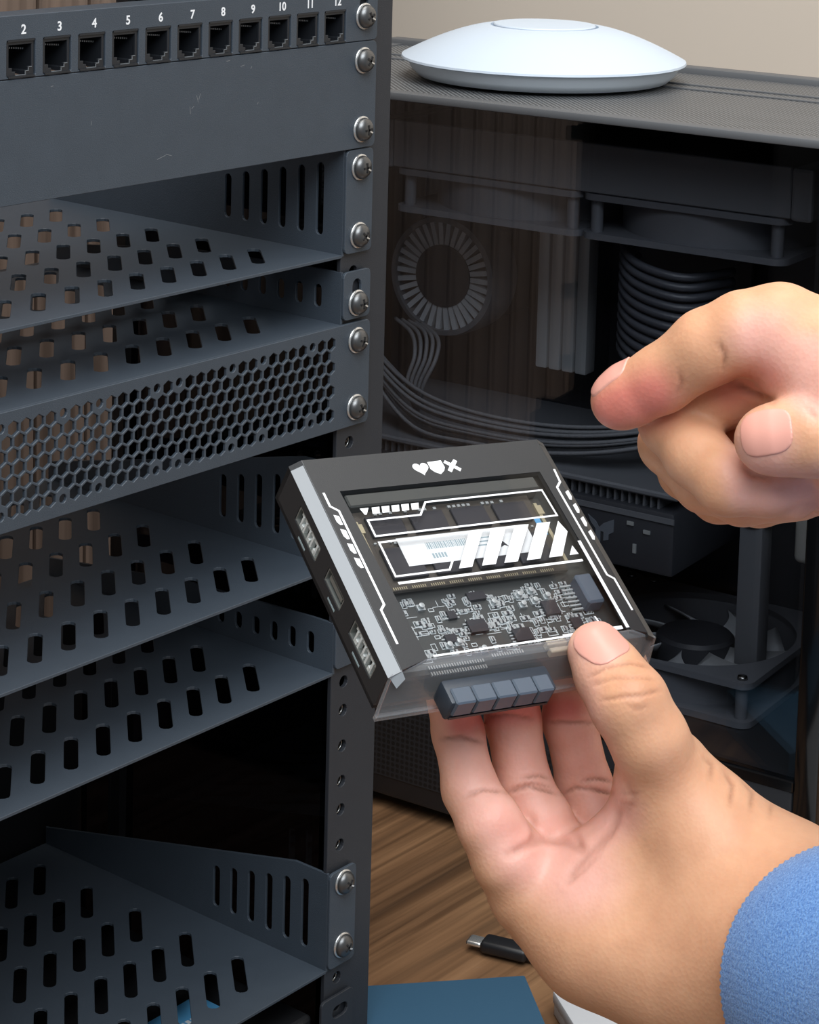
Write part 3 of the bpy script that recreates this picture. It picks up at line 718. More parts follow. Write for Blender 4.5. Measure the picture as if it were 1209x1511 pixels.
for x0,x1,v0 in [(14,31,64.6),(33,43,63.6),(14,31,66.4)]:
    dv.part('pin_row', join(*[box(x0+i*0.75,x0+i*0.75+0.4,-v0-0.9,-v0+0.1,ZP,ZP+0.6) for i in range(int((x1-x0)/0.75))]), 'solder', parent=pcb, stuff=True)
for v0 in (63.8,66.0): dv.part('flat_connector', bbox(49,55,-v0-0.8,-v0+0.7,ZP,ZP+2.2,0.2,1), 'cream_block', parent=pcb)
# memory module
ZR = -3.0
ram = dv.part('memory_module', box(12.2,66.5,-42.6,-16.6,ZR-1.0,ZR), 'ram_pcb', label='brown memory module under the window')
for i in range(4): dv.part('memory_chip', bbox(14.6+13*i,25.0+13*i,-25.6,-19.0,ZR,ZR+0.9,0.15,1), 'chip', parent=ram)
for i in range(4): dv.part('memory_chip', bbox(14.6+13*i,25.0+13*i,-39.5,-29.6,ZR,ZR+0.9,0.15,1), 'chip', parent=ram)
lab = dv.part('module_label', box(20.4,60.5,-36.2,-27.0,ZR+0.92,ZR+1.0), 'label_white', parent=ram)
ink = []
rs2 = random.Random(3)
xx = 28.0
while xx < 40:
    w = rs2.choice([0.15,0.25,0.4]); ink.append(box(xx,xx+w,-31.6,-29.4,ZR+1.0,ZR+1.03)); xx += w+0.25
for k in range(5): ink.append(box(28.5+0.9*k,29.1+0.9*k,-34.6,-33.0,ZR+1.0,ZR+1.03))
for k in range(3): ink.append(box(43,51,-30.0-1.2*k,-29.6-1.2*k,ZR+1.0,ZR+1.03))
dv.part('label_print', join(*ink), 'label_ink', parent=ram, stuff=True)
dv.part('label_mark', plate([(49.6,-33.6),(50.6,-31.2),(52.0,-33.6),(50.9,-33.0)],[],0.05,(0,0,ZR+1.03)), 'chip', parent=ram)
dv.part('module_pads', join(*[box(13.5+0.62*i,13.8+0.62*i,-42.3,-41.5,ZR,ZR+0.05) for i in range(80) if i%9 < 7]), 'gold', parent=ram, stuff=True)
dv.part('module_parts', join(*[box(14+1.15*i,14.7+1.15*i,-27.7-0.5*(i%2),-27.2-0.5*(i%2),ZR,ZR+0.5) for i in range(44) if rs.random()<0.7]+[box(15+1.5*i,15.9+1.5*i,-18.4,-17.6,ZR,ZR+0.45) for i in range(30) if rs.random()<0.7]), 'solder', parent=ram, stuff=True)
for sx in (11.2,66.6): dv.part('module_clip', join(box(sx,sx+1.0,-40,-20,ZP,ZR+0.6), box(sx-0.2,sx+1.8,-24,-21,ZR-0.4,ZR+0.8)), 'gold', parent=pcb)
dv.part('blue_sticker', box(64.6,66.4,-30.5,-24.5,ZR,ZR+0.12), 'sticker_blue', parent=ram)
dv.part('module_socket', bbox(11,70,-16.4,-12.2,ZP,ZP+5,0.4,1), 'pcb', parent=pcb)
# white printing on the window and the shell
def stroke(pts, w, z, closed=False):
    """a flat ribbon along a polyline"""
    P = [np.array((p[0],-p[1])) for p in pts]; n = len(P); L, Rr = [], []
    for i in range(n):
        if closed: a, c = P[(i-1)%n], P[(i+1)%n]
        else: a, c = P[max(i-1,0)], P[min(i+1,n-1)]
        d1 = P[i]-a; d2 = c-P[i]
        if np.linalg.norm(d1) < 1e-6: d1 = d2
        if np.linalg.norm(d2) < 1e-6: d2 = d1
        d1 = d1/np.linalg.norm(d1); d2 = d2/np.linalg.norm(d2)
        n1 = np.array((-d1[1],d1[0])); n2 = np.array((-d2[1],d2[0])); m = n1+n2; m = m/max(np.linalg.norm(m),0.3); k = 1/max(m@n1,0.4)
        L.append(P[i]+m*k*w/2); Rr.append(P[i]-m*k*w/2)
    V = [(p[0],p[1],z) for p in L]+[(p[0],p[1],z) for p in Rr]; F = []
    for i in range(n if closed else n-1):
        j = (i+1)%n; F.append((i,n+i,n+j,j))
    V2 = V+[(p[0],p[1],z-0.05) for p in V]; F2 = F+[tuple(2*n+i for i in reversed(q)) for q in F]
    return V2, F2
ZW = 0.02; WP = 'white_print'
dv.part('printed_frame', stroke([(13.7,21.8),(29.5,21.8),(32.8,17.8),(69.6,17.8),(69.9,26.8),(13.7,27.1)],0.55,ZW,True), WP)
dv.part('printed_frame', stroke([(58,28.9),(13.8,29.2),(13.8,40.3),(29.8,40.2),(32.2,37.2)],0.55,ZW), WP)
dv.part('printed_line', stroke([(13.6,42.5),(70.0,42.3)],0.75,ZW), WP)
dv.part('printed_line', stroke([(13.4,65.2),(69.9,64.9)],0.55,ZW), WP)
dv.part('printed_line', stroke([(52,64.8),(58,64.8)],0.9,ZW), WP)
dv.part('printed_line', stroke([(66,64.6),(70.5,64.6)],1.0,ZW), WP)
dv.part('printed_line', stroke([(72.1,36.0),(72.0,65.0)],1.0,ZW+0.1), WP)
dv.part('printed_line', stroke([(64.2,60.2),(64.9,65)],0.4,ZW), WP)
for i in range(6):
    x = 13.6+2.95*i
    poly = [(x,17.8),(x+2.3,17.8),(x+1.5,19.9),(x-0.6,19.9)] if i else [(13.0,17.8),(15.6,17.8),(14.2,19.9),(13.6,19.9)]
    dv.part('printed_block', plate(fl(poly),[],0.05,(0,0,ZW)), WP)
STR = [((41.2,45.4),(32.6,36.6)),((48.0,52.6),(39.6,43.8)),((55.4,59.8),(46.4,50.6)),((62.4,66.7),(53.4,57.7))]
for (a,b),(c,d) in STR: dv.part('printed_stripe', plate(fl([(a,28.7),(b,28.7),(d,40.2),(c,40.2)]),[],0.05,(0,0,ZW)), WP)
dv.part('printed_stripe', plate(fl([(69.2,28.7),(70.3,32.5),(64.6,40.2),(60.4,40.2)]),[],0.05,(0,0,ZW)), WP)
dv.part('printed_stripe', plate(fl([(69.3,37.2),(69.8,40.2),(66.9,40.2)]),[],0.05,(0,0,ZW)), WP)
left = [(5.0,11.4),(5.0,16.0),(6.9,17.8),(6.9,48.3),(5.4,49.8),(5.4,60.3)]
dv.part('printed_line', stroke(left,0.65,ZW), WP)
dv.part('printed_line', stroke([(81.9-x-(0.4 if i>0 else 0)+0.2,v-0.4) for i,(x,v) in enumerate(left)],0.65,ZW), WP)
for i in range(4):
    v = 18.9+4.7*i
    dv.part('printed_dash', plate(fl([(4.8,v),(6.2,v+0.6),(6.2,v+3.5),(5.4,v+3.5),(4.8,v+2.4)]),[],0.05,(0,0,ZW)), WP)
    dv.part('printed_dash', plate(fl([(77.7,v-0.2),(76.5,v+0.4),(76.5,v+3.1),(77.1,v+3.3),(77.7,v+2.2)]),[],0.05,(0,0,ZW)), WP)
# emblems: heart, shield, crossed mark
hp = []
for i in range(28):
    t_ = 2*math.pi*i/28; hp.append((36.7+0.150*16*math.sin(t_)**3, 6.4-0.150*(13*math.cos(t_)-5*math.cos(2*t_)-2*math.cos(3*t_)-math.cos(4*t_))))
dv.part('heart_emblem', plate(fl(hp),[],0.05,(0,0,ZW)), WP)
dv.part('shield_emblem', plate(fl([(39.4,4.5),(43.8,4.3),(43.9,6.8),(43.2,7.9),(41.7,9.0),(40.2,8.1),(39.4,7.0)]),[],0.05,(0,0,ZW)), WP)
cr = [(45.0,4.4),(46.4,5.6),(47.8,4.3),(48.6,5.1),(47.3,6.5),(48.7,7.8),(47.9,8.7),(46.5,7.3),(45.2,8.7),(44.3,7.9),(45.6,6.5),(44.2,5.2)]
dv.part('cross_emblem', plate(fl(cr),[],0.05,(0,0,ZW)), WP)
# ports in the side wall
for i,(a,b,c,d) in enumerate(ports):
    fr = plate(rrect(a+0.1,b-0.1,c+0.1,d-0.1,0.4,2),[rrect(a+0.5,b-0.5,c+0.5,d-0.5,0.3,2)],6,(3.2,0,0),(0,-1,0),(0,0,1),(1,0,0))
    pt = dv.part('usb_port' if i != 1 else 'display_port', fr, 'usb_metal')
    if i != 1:
        dv.part('port_tongue', box(0.9,6,-b+1.2,-a-1.2,d-2.4,d-1.2), 'usb_white', parent=pt)
        dv.part('spring_tabs', join(*[box(0.3,2,-(a+q)-0.7,-(a+q)+0.7,c+0.4,c+1.6) for q in (3.6,8.0,12.0)]+[box(0.3,1.6,-(a+q)-0.35,-(a+q)+0.35,c+0.5,d-1.4) for q in (2.9,5.0,7.6,9.8,12.6)]), 'usb_white', parent=pt)
    else: dv.part('port_tongue', box(0.6,6,-b+1.4,-a-1.4,(c+d)/2-0.7,(c+d)/2+0.7), 'usb_metal', parent=pt)
    dv.part('port_back', box(6,6.4,-b,-a,c,d), 'jack_black', parent=pt)
    dv.part('port_mark', box(-0.06,0.0,-(a+9),-(a+4.5),c-2.2,c-1.6), 'label_ink', parent=pt)
# edge connector
ec = dv.part('edge_connector', xf(bbox(15.5,46.5,-76.2,-69,-11.6,-4.8,0.8,2), lambda x,y,z:(x,y,z)), 'pcie_dark', 'auto', label='blue-grey expansion slot connector')
for i in range(5):
    dv.part('connector_segment', bbox(16.6+6.0*i,22.3+6.0*i-(1.0 if i==4 else 0),-76.9,-72,-9.4,-4.2,0.4,1), 'pcie_blue', parent=ec)
dv.part('connector_slot', box(16.6,45.6,-76.5,-71,-11.0,-10.2), 'jack_black', parent=ec)

# ------------------------------------------------------------------ hands: one continuous skin each, from a smooth distance field
def surf_nets(Fv, o, h):
    s = Fv < 0
    nx, ny, nz = Fv.shape
    cnt = np.zeros((nx-1,ny-1,nz-1), np.float32); acc = np.zeros((nx-1,ny-1,nz-1,3), np.float32)
    corners = [(i,j,k) for i in (0,1) for j in (0,1) for k in (0,1)]
    sl = lambda c: tuple(slice(c[a], c[a]+Fv.shape[a]-1) for a in range(3))
    for c in corners:
        for ax in range(3):
            if c[ax] == 0:
                e = list(c); e[ax] = 1
                f0 = Fv[sl(c)]; f1 = Fv[sl(e)]
                cross = (f0 < 0) != (f1 < 0)
                t = np.where(cross, f0/(f0-f1+1e-12), 0)
                cnt += cross
                for b in range(3): acc[...,b] += np.where(cross, c[b]+(t if b == ax else 0), 0)
    act = cnt > 0
    idx = -np.ones(act.shape, np.int64); idx[act] = np.arange(act.sum())
    cell = np.argwhere(act)
    V = (cell+acc[act]/cnt[act][:,None])*h+np.array(o)
    quads = []
    for ax in range(3):
        a1, a2 = (ax+1)%3, (ax+2)%3
        A = [slice(1,-1)]*3; A[ax] = slice(0,-1); B = list(A); B[ax] = slice(1,None)
        s0, s1 = s[tuple(A)], s[tuple(B)]
        ch = np.argwhere(s0 != s1)
        if len(ch) == 0: continue
        base = ch.copy(); base[:,a1] += 1; base[:,a2] += 1
        fl_ = s0[tuple(ch.T)]
        def at(d1,d2):
            q = base.copy(); q[:,a1] += d1; q[:,a2] += d2; return idx[tuple(q.T)]
        q = np.stack([at(-1,-1),at(0,-1),at(0,0),at(-1,0)],1)
        q[~fl_] = q[~fl_][:,::-1]
        quads.append(q)
    return V, np.concatenate(quads)
def smin(a, b, k):
    h = np.maximum(k-np.abs(a-b),0)/k
    return np.minimum(a,b)-h*h*k*0.25
def capsule(G, a, b, ra, rb):
    d = b-a; L2 = float(d@d)
    q = G-a.astype(np.float32)
    t = np.clip((q@d.astype(np.float32))/max(L2,1e-6),0,1)
    q = q-t[...,None]*d.astype(np.float32)
    return np.sqrt((q*q).sum(-1))-(ra+(rb-ra)*t)
def chain(G, J, k=2.0):
    out = None
    for (p,ra),(q,rb) in zip(J[:-1],J[1:]):
        c = capsule(G,p,q,ra,rb); out = c if out is None else smin(out,c,k)
    return out
def J(*l): return [(PT(x,y,d),r) for x,y,d,r in l]
def grid(all_j, h, pad=4):
    P = np.array([p for p,r in all_j]); r = max(r for p,r in all_j)
    lo = np.min([p-r_ for p,r_ in all_j],0)-pad; hi = np.max([p+r_ for p,r_ in all_j],0)+pad
    n = np.ceil((hi-lo)/h).astype(int)+1
    g = np.stack(np.meshgrid(*[lo[i]+h*np.arange(n[i]) for i in range(3)], indexing='ij'),-1).astype(np.float32)
    return g, lo
def polydist(px, py, pts):
    best = np.full(px.shape, 1e9)
    for (x0,y0),(x1,y1) in zip(pts[:-1],pts[1:]):
        dx, dy = x1-x0, y1-y0; t = np.clip(((px-x0)*dx+(py-y0)*dy)/(dx*dx+dy*dy),0,1)
        best = np.minimum(best, np.hypot(px-x0-t*dx, py-y0-t*dy))
    return best
def vnormals(V, Q):
    n = np.cross(V[Q[:,2]]-V[Q[:,0]], V[Q[:,3]]-V[Q[:,1]]); N = np.zeros_like(V)
    for i in range(4): np.add.at(N, Q[:,i], n)
    return N/(np.linalg.norm(N,axis=1)[:,None]+1e-9)

skin = bpy.data.materials.new('skin'); skin.use_nodes = True; nt = skin.node_tree; b = nt.nodes['Principled BSDF']; MATS['skin'] = skin
ca = nt.nodes.new('ShaderNodeVertexColor'); ca.layer_name = 'tint'
tc = nt.nodes.new('ShaderNodeTexCoord')
n1 = nt.nodes.new('ShaderNodeTexNoise'); n1.inputs['Scale'].default_value = 130; n1.inputs['Detail'].default_value = 6
v1 = nt.nodes.new('ShaderNodeTexVoronoi'); v1.inputs['Scale'].default_value = 900
nt.links.new(tc.outputs['Object'], n1.inputs['Vector']); nt.links.new(tc.outputs['Object'], v1.inputs['Vector'])
mx = nt.nodes.new('ShaderNodeMix'); mx.data_type = 'RGBA'; mx.blend_type = 'MULTIPLY'; mx.inputs[0].default_value = 1
rp_ = nt.nodes.new('ShaderNodeValToRGB'); rp_.color_ramp.elements[0].position = 0.3; rp_.color_ramp.elements[0].color = (0.90,0.86,0.84,1); rp_.color_ramp.elements[1].position = 0.7; rp_.color_ramp.elements[1].color = (1,1,1,1)
nt.links.new(n1.outputs['Fac'], rp_.inputs[0]); nt.links.new(ca.outputs['Color'], mx.inputs[6]); nt.links.new(rp_.outputs[0], mx.inputs[7])
nt.links.new(mx.outputs[2], b.inputs['Base Color'])
b.inputs['Roughness'].default_value = 0.48; b.inputs['Specular IOR Level'].default_value = 0.35
b.inputs['Subsurface Weight'].default_value = 0.35; b.inputs['Subsurface Radius'].default_value = (1.0,0.42,0.25); b.inputs['Subsurface Scale'].default_value = 0.0028
bp = nt.nodes.new('ShaderNodeBump'); bp.inputs['Strength'].default_value = 0.16; bp.inputs['Distance'].default_value = 0.0004
nt.links.new(v1.outputs['Distance'], bp.inputs['Height']); nt.links.new(bp.outputs[0], b.inputs['Normal'])
mat('nail', srgb(228,164,148), 0.36, 0, 0.0, spec=0.5)

TAN = np.array(srgb(220,167,132)[:3]); PINK = np.array(srgb(236,180,164)[:3]); ROSE = np.array(srgb(222,128,118)[:3]); DARK = np.array(srgb(150,92,68)[:3])
def build_hand(root, name, core, fingers, h, creases, tints, kroot=3.5, extra=None):
    """core: list of chains blended together; fingers: list of chains, each blended into the core but not into one another"""
    allj = [j for c in core for j in c]+[j for c in fingers for j in c]
    G, lo = grid(allj, h)
    cd_ = None
    for c in core:
        d = chain(G,c,6.0); cd_ = d if cd_ is None else smin(cd_,d,11.0)
    out = cd_
    for f in fingers:
        d = smin(chain(G,f,2.5), cd_, kroot); out = smin(out, d, 0.9)
    Fv = out
    V, Q = surf_nets(Fv, lo, h)
    # ease the voxel steps
    E = np.concatenate([Q[:,[0,1]],Q[:,[1,2]],Q[:,[2,3]],Q[:,[3,0]]])
    deg = np.bincount(E.ravel(), minlength=len(V)).astype(float)[:,None]
    for it in range(4):
        S = np.zeros_like(V); np.add.at(S, E[:,0], V[E[:,1]]); np.add.at(S, E[:,1], V[E[:,0]])
        V = V+(0.55 if it%2 == 0 else -0.5)*(S/deg-V)
    N = vnormals(V,Q)
    px, py, dd = PROJ(V)
    view = V-CAMP; view /= np.linalg.norm(view,axis=1)[:,None]
    facing = np.clip(-(N*view).sum(1)*4,0,1)
    col = np.tile(TAN,(len(V),1)); k0 = dd/FPX
    for pts, rad, c, amt in tints:
        w = amt*np.clip(1.3-polydist(px,py,pts if len(pts)>1 else pts*2 if False else [pts[0],(pts[0][0]+0.1,pts[0][1])])/rad,0,1)**1.0*facing
        w = np.clip(w,0,1); w = w*w*(3-2*w)
        col = col*(1-w[:,None])+c*w[:,None]
    for pts, width, depth, dark in creases:
        dist = polydist(px,py,pts)*k0
        # fade at both ends
        e0 = np.hypot(px-pts[0][0],py-pts[0][1])*k0; e1 = np.hypot(px-pts[-1][0],py-pts[-1][1])*k0
        fade = np.clip(np.minimum(e0,e1)/2.2+0.25,0,1)
        w = np.exp(-(dist/width)**2)*fade*facing
        V = V-N*(depth*w)[:,None]
        V = V+N*(0.12*depth*np.exp(-((dist-2.2*width)/(1.2*width))**2)*fade*facing)[:,None]
        w2 = (w*dark)[:,None]; col = col*(1-w2)+DARK*w2
    o = np.array(root)
    me = bpy.data.meshes.new(name)
    me.from_pydata(((V-o)*MM).tolist(), [], Q.tolist()); me.update()
    at_ = me.color_attributes.new('tint','FLOAT_COLOR','POINT')
    at_.data.foreach_set('color', np.concatenate([col,np.ones((len(V),1))],1).astype(np.float32).ravel())
    me.polygons.foreach_set('use_smooth',[True]*len(me.polygons)); me.materials.append(skin)
    ob = bpy.data.objects.new(name, me); COL.objects.link(ob); ob.location = W(root)
    return ob, (G,lo,Fv,h)
def nail(ob, root, name, fld, c, ex, ey, w, l, lift=0.35):
    """a nail: the skin surface lifted a little inside a rounded outline (ex across, ey along the finger)"""
    G, lo, Fv, h = fld
    c = np.array(c); ez = np.cross(ex,ey)
    i0 = np.maximum(((c-10-lo)/h).astype(int),0); i1 = ((c+10-lo)/h).astype(int)
    sub = tuple(slice(max(i0[a],0),min(i1[a],G.shape[a])) for a in range(3))
    f = Fv[sub]; m3 = np.array(f.shape); F3 = 3                       # refine the field so the nail's outline is clean
    for a in range(3):
        xo = np.arange(f.shape[a]); xn = np.linspace(0,f.shape[a]-1,(f.shape[a]-1)*F3+1); i_ = np.minimum(xn.astype(int),f.shape[a]-2); w_ = (xn-i_).astype(np.float32)
        sh = [1,1,1]; sh[a] = -1
        f = np.take(f,i_,a)*(1-w_.reshape(sh))+np.take(f,i_+1,a)*w_.reshape(sh)
    g0 = G[sub][0,0,0]; h = h/F3
    g = np.stack(np.meshgrid(*[g0[a]+h*np.arange(f.shape[a]) for a in range(3)],indexing='ij'),-1).astype(np.float32)-c.astype(np.float32)
    x = g@ex.astype(np.float32); y = g@ey.astype(np.float32); z = g@ez.astype(np.float32)
    q = ((np.abs(x)/w)**3.2+(np.abs(y)/l)**3.0)**(1/3.1)
    reg = (q-1)*min(w,l)
    d = np.maximum(np.maximum(f-lift, reg), np.maximum(-z-3.0, -(f+1.2)))
    V, Q = surf_nets(d, g0, h)
    me = bpy.data.meshes.new(name); o = np.array(root)
    me.from_pydata(((V-o)*MM).tolist(), [], Q.tolist()); me.update()
    me.polygons.foreach_set('use_smooth',[True]*len(me.polygons)); me.materials.append(MATS['nail'])
    n = bpy.data.objects.new(name, me); COL.objects.link(n); n.parent = ob
    md = n.modifiers.new('smooth','SMOOTH'); md.factor = 0.5; md.iterations = 4
    return n
def surface_at(fld, px, py):
    """where the skin lies under a pixel, and its outward normal"""
    G, lo, Fv, h = fld
    for d in np.arange(480,640,0.3):
        p = PT(px,py,d); i = np.round((p-lo)/h).astype(int)
        if (i < 2).any() or (i >= np.array(Fv.shape)-2).any(): continue
        if Fv[tuple(i)] < 0: break
    g = np.array([Fv[i[0]+2,i[1],i[2]]-Fv[i[0]-2,i[1],i[2]], Fv[i[0],i[1]+2,i[2]]-Fv[i[0],i[1]-2,i[2]], Fv[i[0],i[1],i[2]+2]-Fv[i[0],i[1],i[2]-2]],float)
    return p, g/np.linalg.norm(g)
def unit(v): v = np.array(v,float); return v/np.linalg.norm(v)
# depth of the underside of the held computer along a pixel ray
def under(px, py, off):
    d = PT(px,py,1000)-CAMP; nrm = DR[:,2]; p0 = DO+nrm*TH
    k = ((p0-CAMP)@nrm)/(d@nrm); return 1000*k+off

# ---- the hand holding the computer
hr = PT(1150,1400,570)
core = [J((792,1312,585,12.0),(880,1375,580,16),(1000,1415,574,18.5),(1130,1425,566,24)),
        J((862,1325,595,12),(940,1360,589,15),(1080,1390,575,20)),
        J((925,1300,603,12),(1000,1330,594,15),(1100,1370,578,20)),
        J((985,1245,607,11.5),(1040,1290,597,15),(1120,1345,580,20)),
        J((982,1150,577,11.6),(1040,1235,574,15.0),(1110,1330,572,19)),
        J((958,1220,583,10.5),(912,1290,581,11.5),(930,1365,578,15)),
        J((1090,1380,572,23.5),(1160,1395,563,25.5),(1290,1445,530,25.5),(1420,1500,500,27))]
fing = [J((655,985,under(655,985,8.6),6.2),(676,1080,594,6.5),(694,1165,587,7.0),(722,1215,582,8.0),(750,1265,582,9.2),(805,1335,588,11.5)),
        J((752,970,under(752,970,8.6),6.8),(757,1062,600,7.1),(773,1160,597,7.2),(798,1210,594,7.9),(822,1258,595,8.6),(870,1335,600,11)),
        J((842,955,under(842,955,8.6),6.9),(841,1062,606,7.0),(862,1158,606,7.2),(882,1205,603,8.2),(905,1250,604,9),(950,1310,605,11)),
        J((915,968,under(915,968,8.4),6.6),(947,1062,622,7.0),(970,1130,620,7.4),(972,1195,608,9.5),(1020,1260,600,12)),
        J((881,962,577,7.5),(900,995,573.5,8.6),(928,1036,568,9.7),(958,1090,568,9.6),(982,1150,575,11.8),(1040,1235,574,15))]
creases = [([(752,1262),(770,1251),(789,1241)],1.1,0.7,0.35), ([(789,1241),(812,1238),(836,1243),(856,1253)],1.2,0.7,0.28), ([(782,1205),(788,1225),(789,1241)],0.9,0.6,0.3), ([(848,1228),(854,1240),(857,1253)],0.9,0.6,0.3), ([(650,1091),(680,1088),(712,1095)],0.55,0.55,0.55), ([(690,1172),(715,1165),(742,1168)],0.5,0.5,0.5), ([(684,1178),(705,1172)],0.4,0.25,0.3),
           ([(718,1059),(750,1055),(788,1061)],0.5,0.5,0.5), ([(748,1170),(780,1160),(822,1171)],0.5,0.6,0.6), ([(752,1163),(785,1155),(815,1162)],0.35,0.35,0.4), ([(770,1150),(795,1144),(812,1150)],0.4,0.4,0.5),
           ([(808,1065),(840,1066),(878,1067)],0.5,0.5,0.5), ([(830,1172),(850,1162),(905,1170)],0.5,0.5,0.5), ([(860,1152),(880,1149),(904,1153)],0.45,0.5,0.7), ([(872,1162),(890,1168),(904,1171)],0.4,0.4,0.6),
           ([(919,1192),(902,1225),(872,1258),(848,1285),(840,1300)],1.0,0.5,0.32), ([(914,1212),(897,1240),(880,1262)],0.5,0.25,0.15),
           ([(835,1306),(862,1285),(884,1262)],0.5,0.35,0.2),
           ([(868,1000),(895,985),(930,978),(958,984)],0.45,0.35,0.45), ([(872,1012),(905,1001),(945,1000),(968,1003)],0.4,0.3,0.35), ([(885,1034),(915,1028),(945,1026),(975,1018)],0.45,0.35,0.45), ([(925,1041),(945,1046),(958,1040)],0.4,0.25,0.3),
           ([(1040,1120),(1052,1128),(1050,1150)],0.6,0.5,0.4), ([(1070,1138),(1082,1158),(1078,1188)],0.6,0.5,0.45), ([(1098,1152),(1112,1168),(1108,1195)],0.6,0.5,0.4), ([(1128,1170),(1140,1185),(1136,1205)],0.6,0.4,0.3),
           ([(925,1150),(935,1180),(925,1205)],0.8,0.3,0.2), ([(917,1170),(936,1172),(950,1168)],0.4,0.2,0.25), ([(918,1185),(940,1190)],0.4,0.2,0.2)]
tints = [([(670,1060),(690,1120),(720,1190),(770,1250)],60,PINK,0.95), ([(760,1050),(780,1130),(820,1220)],58,PINK,0.95), ([(845,1060),(865,1130),(900,1200)],55,PINK,0.95),
         ([(800,1250),(850,1290)],80,PINK,0.9), ([(885,1235),(850,1290)],28,PINK,0.7), ([(680,1065),(740,1050),(840,1045)],26,ROSE,0.75), ([(740,1210),(770,1240)],30,ROSE,0.25),
         ([(880,945)],50,PINK,0.8), ([(845,960),(868,1010)],28,PINK,0.5), ([(930,1010),(950,1030)],45,np.array(srgb(186,126,94)[:3]),0.35)]
hand1, fld = build_hand(hr, 'hand', core, fing, 0.85, creases, tints)
tag(hand1, 'hand gripping the small computer between thumb and fingers, blue cuff at the wrist', 'hand')
ey = unit(PT(930,1032,572)-PT(886,962,575)); vd = unit(CAMP-PT(890,950,574)); vd = unit(vd-0.0*ey); ez = unit(vd-(vd@ey)*ey)
ez = unit(ez*0.86+unit(np.cross(ez,ey))*(-0.36)); ex = unit(np.cross(ey,ez))
c_, n_ = surface_at(fld, 888, 944)
ey = unit(ey-(ey@n_)*n_); nail(hand1, hr, 'thumbnail', fld, c_, unit(np.cross(ey,n_)), ey, 6.0, 6.6)

# blue sleeve with a ribbed cuff
def sleeve(parent, root, pts, rad, name, rib=150, seed=0):
    path = [np.array(p) for p in catmull(pts, 10)]; n = len(path); seg = rib*2; V, F = [], []
    e1 = None; rr = random.Random(seed)
    for layer in (0,1):
        for i, p in enumerate(path):
            t = unit(path[min(i+1,n-1)]-path[max(i-1,0)])
            if e1 is None: e1 = basis(t)[0]
            e1 = unit(e1-t*(e1@t)); e2 = np.cross(t,e1); s = i/(n-1)
            for k in range(seg):
                a = 2*math.pi*k/seg
                r = rad*(1+0.10*s+0.016*math.sin(3*a+9*s)+0.02*math.sin(2*a-5*s+1))
                if layer == 0:
                    r += (0.2 if i > 0 else 0)*(1 if k%2 else -1)
                    if i == 0: r -= 1.0
                else: r -= 2.6
                V.append(tuple(p+r*(math.cos(a)*e1+math.sin(a)*e2*0.95)))
    for L in (0,1):
        o = L*n*seg
        for i in range(n-1):
            for k in range(seg):
                k2 = (k+1)%seg; q = (o+i*seg+k,o+i*seg+k2,o+(i+1)*seg+k2,o+(i+1)*seg+k); F.append(q if L == 0 else q[::-1])
    F.append(tuple((n-1)*seg+k for k in range(seg)))
    for k in range(seg):
        k2 = (k+1)%seg; F.append((k,n*seg+k,n*seg+k2,k2)); e = (n-1)*seg; F.append((e+k,e+k2,n*seg+e+k2,n*seg+e+k))
    return mesh_obj(name, (V,F), 'blue_knit', parent, True, root)
mk = bpy.data.materials.new('blue_knit'); mk.use_nodes = True; nt = mk.node_tree; b = nt.nodes['Principled BSDF']; MATS['blue_knit'] = mk
tc = nt.nodes.new('ShaderNodeTexCoord'); n1 = nt.nodes.new('ShaderNodeTexNoise'); n1.inputs['Scale'].default_value = 1700; n1.inputs['Detail'].default_value = 4
nt.links.new(tc.outputs['Object'], n1.inputs['Vector'])
r = nt.nodes.new('ShaderNodeValToRGB'); r.color_ramp.elements[0].position = 0.3; r.color_ramp.elements[0].color = srgb(48,104,176); r.color_ramp.elements[1].position = 0.75; r.color_ramp.elements[1].color = srgb(116,164,220)
nt.links.new(n1.outputs['Fac'], r.inputs[0]); nt.links.new(r.outputs[0], b.inputs['Base Color'])
b.inputs['Roughness'].default_value = 0.85; b.inputs['Sheen Weight'].default_value = 0.25
bp = nt.nodes.new('ShaderNodeBump'); bp.inputs['Strength'].default_value = 0.5; bp.inputs['Distance'].default_value = 0.0005
nt.links.new(n1.outputs['Fac'], bp.inputs['Height']); nt.links.new(bp.outputs[0], b.inputs['Normal'])
sleeve(hand1, hr, [PT(1262,1444,545),PT(1300,1460,533),PT(1390,1495,512),PT(1520,1545,482),PT(1700,1620,450),PT(2100,1800,400),PT(2700,2080,350)], 34.8, 'sleeve', 130, 1)

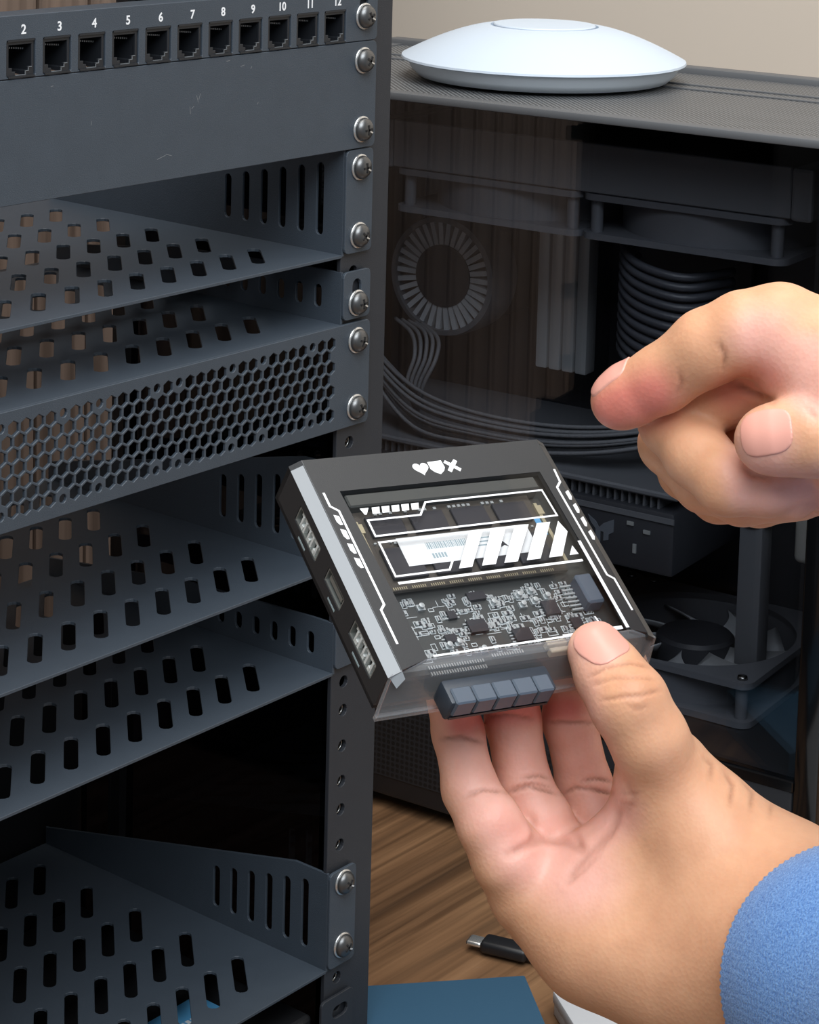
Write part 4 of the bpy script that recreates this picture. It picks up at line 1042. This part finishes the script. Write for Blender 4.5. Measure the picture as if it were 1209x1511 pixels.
# ---- the pointing hand
hr2 = PT(1300,620,560)
core2 = [J((1150,492,566,11.2),(1260,560,560,17),(1380,610,556,21)),
         J((1150,545,580,11),(1260,600,572,18),(1380,620,560,21)),
         J((1180,590,592,10),(1280,640,584,17)),
         J((1200,640,600,9.5),(1300,665,588,16)),
         J((1230,560,562,9),(1300,620,553,15),(1380,620,556,19)),
         J((1250,690,575,12),(1330,660,568,17)),
         J((1340,615,558,22),(1450,620,548,25),(1640,640,530,27))]
fing2 = [J((914,592,580,7.3),(930,583,579,7.8),(975,560,575,8.3),(1045,512,569,9.4),(1100,490,566,10),(1152,490,566,11.5),(1260,560,560,16)),
         J((1150,545,578,11),(1070,575,584,9.5),(992,622,587,8.4),(1030,672,576,8.2),(1075,712,567,8.0),(1130,715,566,7.6),(1170,700,566,7.4)),
         J((1180,590,590,10),(1080,615,598,8.6),(988,655,600,7.8),(1040,712,590,7.6),(1095,732,577,7.2),(1165,728,570,7.0)),
         J((1200,640,598,9),(1100,660,606,7.8),(1012,696,608,7),(1060,732,602,6.8),(1120,738,592,6.6),(1180,730,582,6.6)),
         J((1132,650,552,7.9),(1150,648,551,8.6),(1198,643,549,9.6),(1270,640,550,11),(1350,625,553,16))]
creases2 = [([(1002,548),(1006,565),(1000,580)],0.5,0.4,0.4), ([(1060,505),(1070,525),(1068,545)],0.5,0.5,0.45), ([(1085,565),(1110,580),(1140,592)],0.8,0.9,0.55),
            ([(1098,690),(1112,702),(1140,706)],0.6,0.5,0.4), ([(1190,600),(1200,612),(1208,618)],0.5,0.3,0.3)]
tints2 = [([(900,605),(960,585)],55,ROSE,0.75), ([(1120,500),(1190,560)],55,PINK,0.9), ([(1080,580),(1130,560)],40,ROSE,0.5), ([(1125,660)],55,PINK,0.95), ([(1110,720),(1209,730)],45,PINK,0.9), ([(1195,520),(1205,590)],35,PINK,0.9), ([(1080,690),(1100,720)],30,PINK,0.5)]
hand2, fld2 = build_hand(hr2, 'hand', core2, fing2, 0.9, creases2, tints2)
tag(hand2, 'hand with outstretched index finger pointing towards the small computer', 'hand')
ey = unit(PT(1198,643,549)-PT(1132,650,552)); vd = unit(CAMP-PT(1132,650,552)); ez = unit(vd-(vd@ey)*ey); ez = unit(ez+0.25*unit(np.cross(ez,ey))); ex = unit(np.cross(ey,ez))
nail(hand2, hr2, 'thumbnail', fld2, PT(1140,649,552)+ez*7.6, ex, ey, 5.6, 6.6)
ey = unit(PT(975,560,575)-PT(914,592,580)); up_ = CAMR@np.array([0,1.0,0]); ez = unit(up_-(up_@ey)*ey); ez = unit(ez+0.25*unit(CAMP-PT(914,592,580))); ez = unit(ez-(ez@ey)*ey); ex = unit(np.cross(ey,ez))
nail(hand2, hr2, 'fingernail', fld2, PT(922,588,579)+ez*7.0, ex, ey, 5.2, 6.4)
sleeve(hand2, hr2, [PT(1470,622,547),PT(1540,630,540),PT(1640,640,530),PT(1760,655,515),PT(2100,720,480),PT(2700,850,430)], 31, 'sleeve', 100, 4)
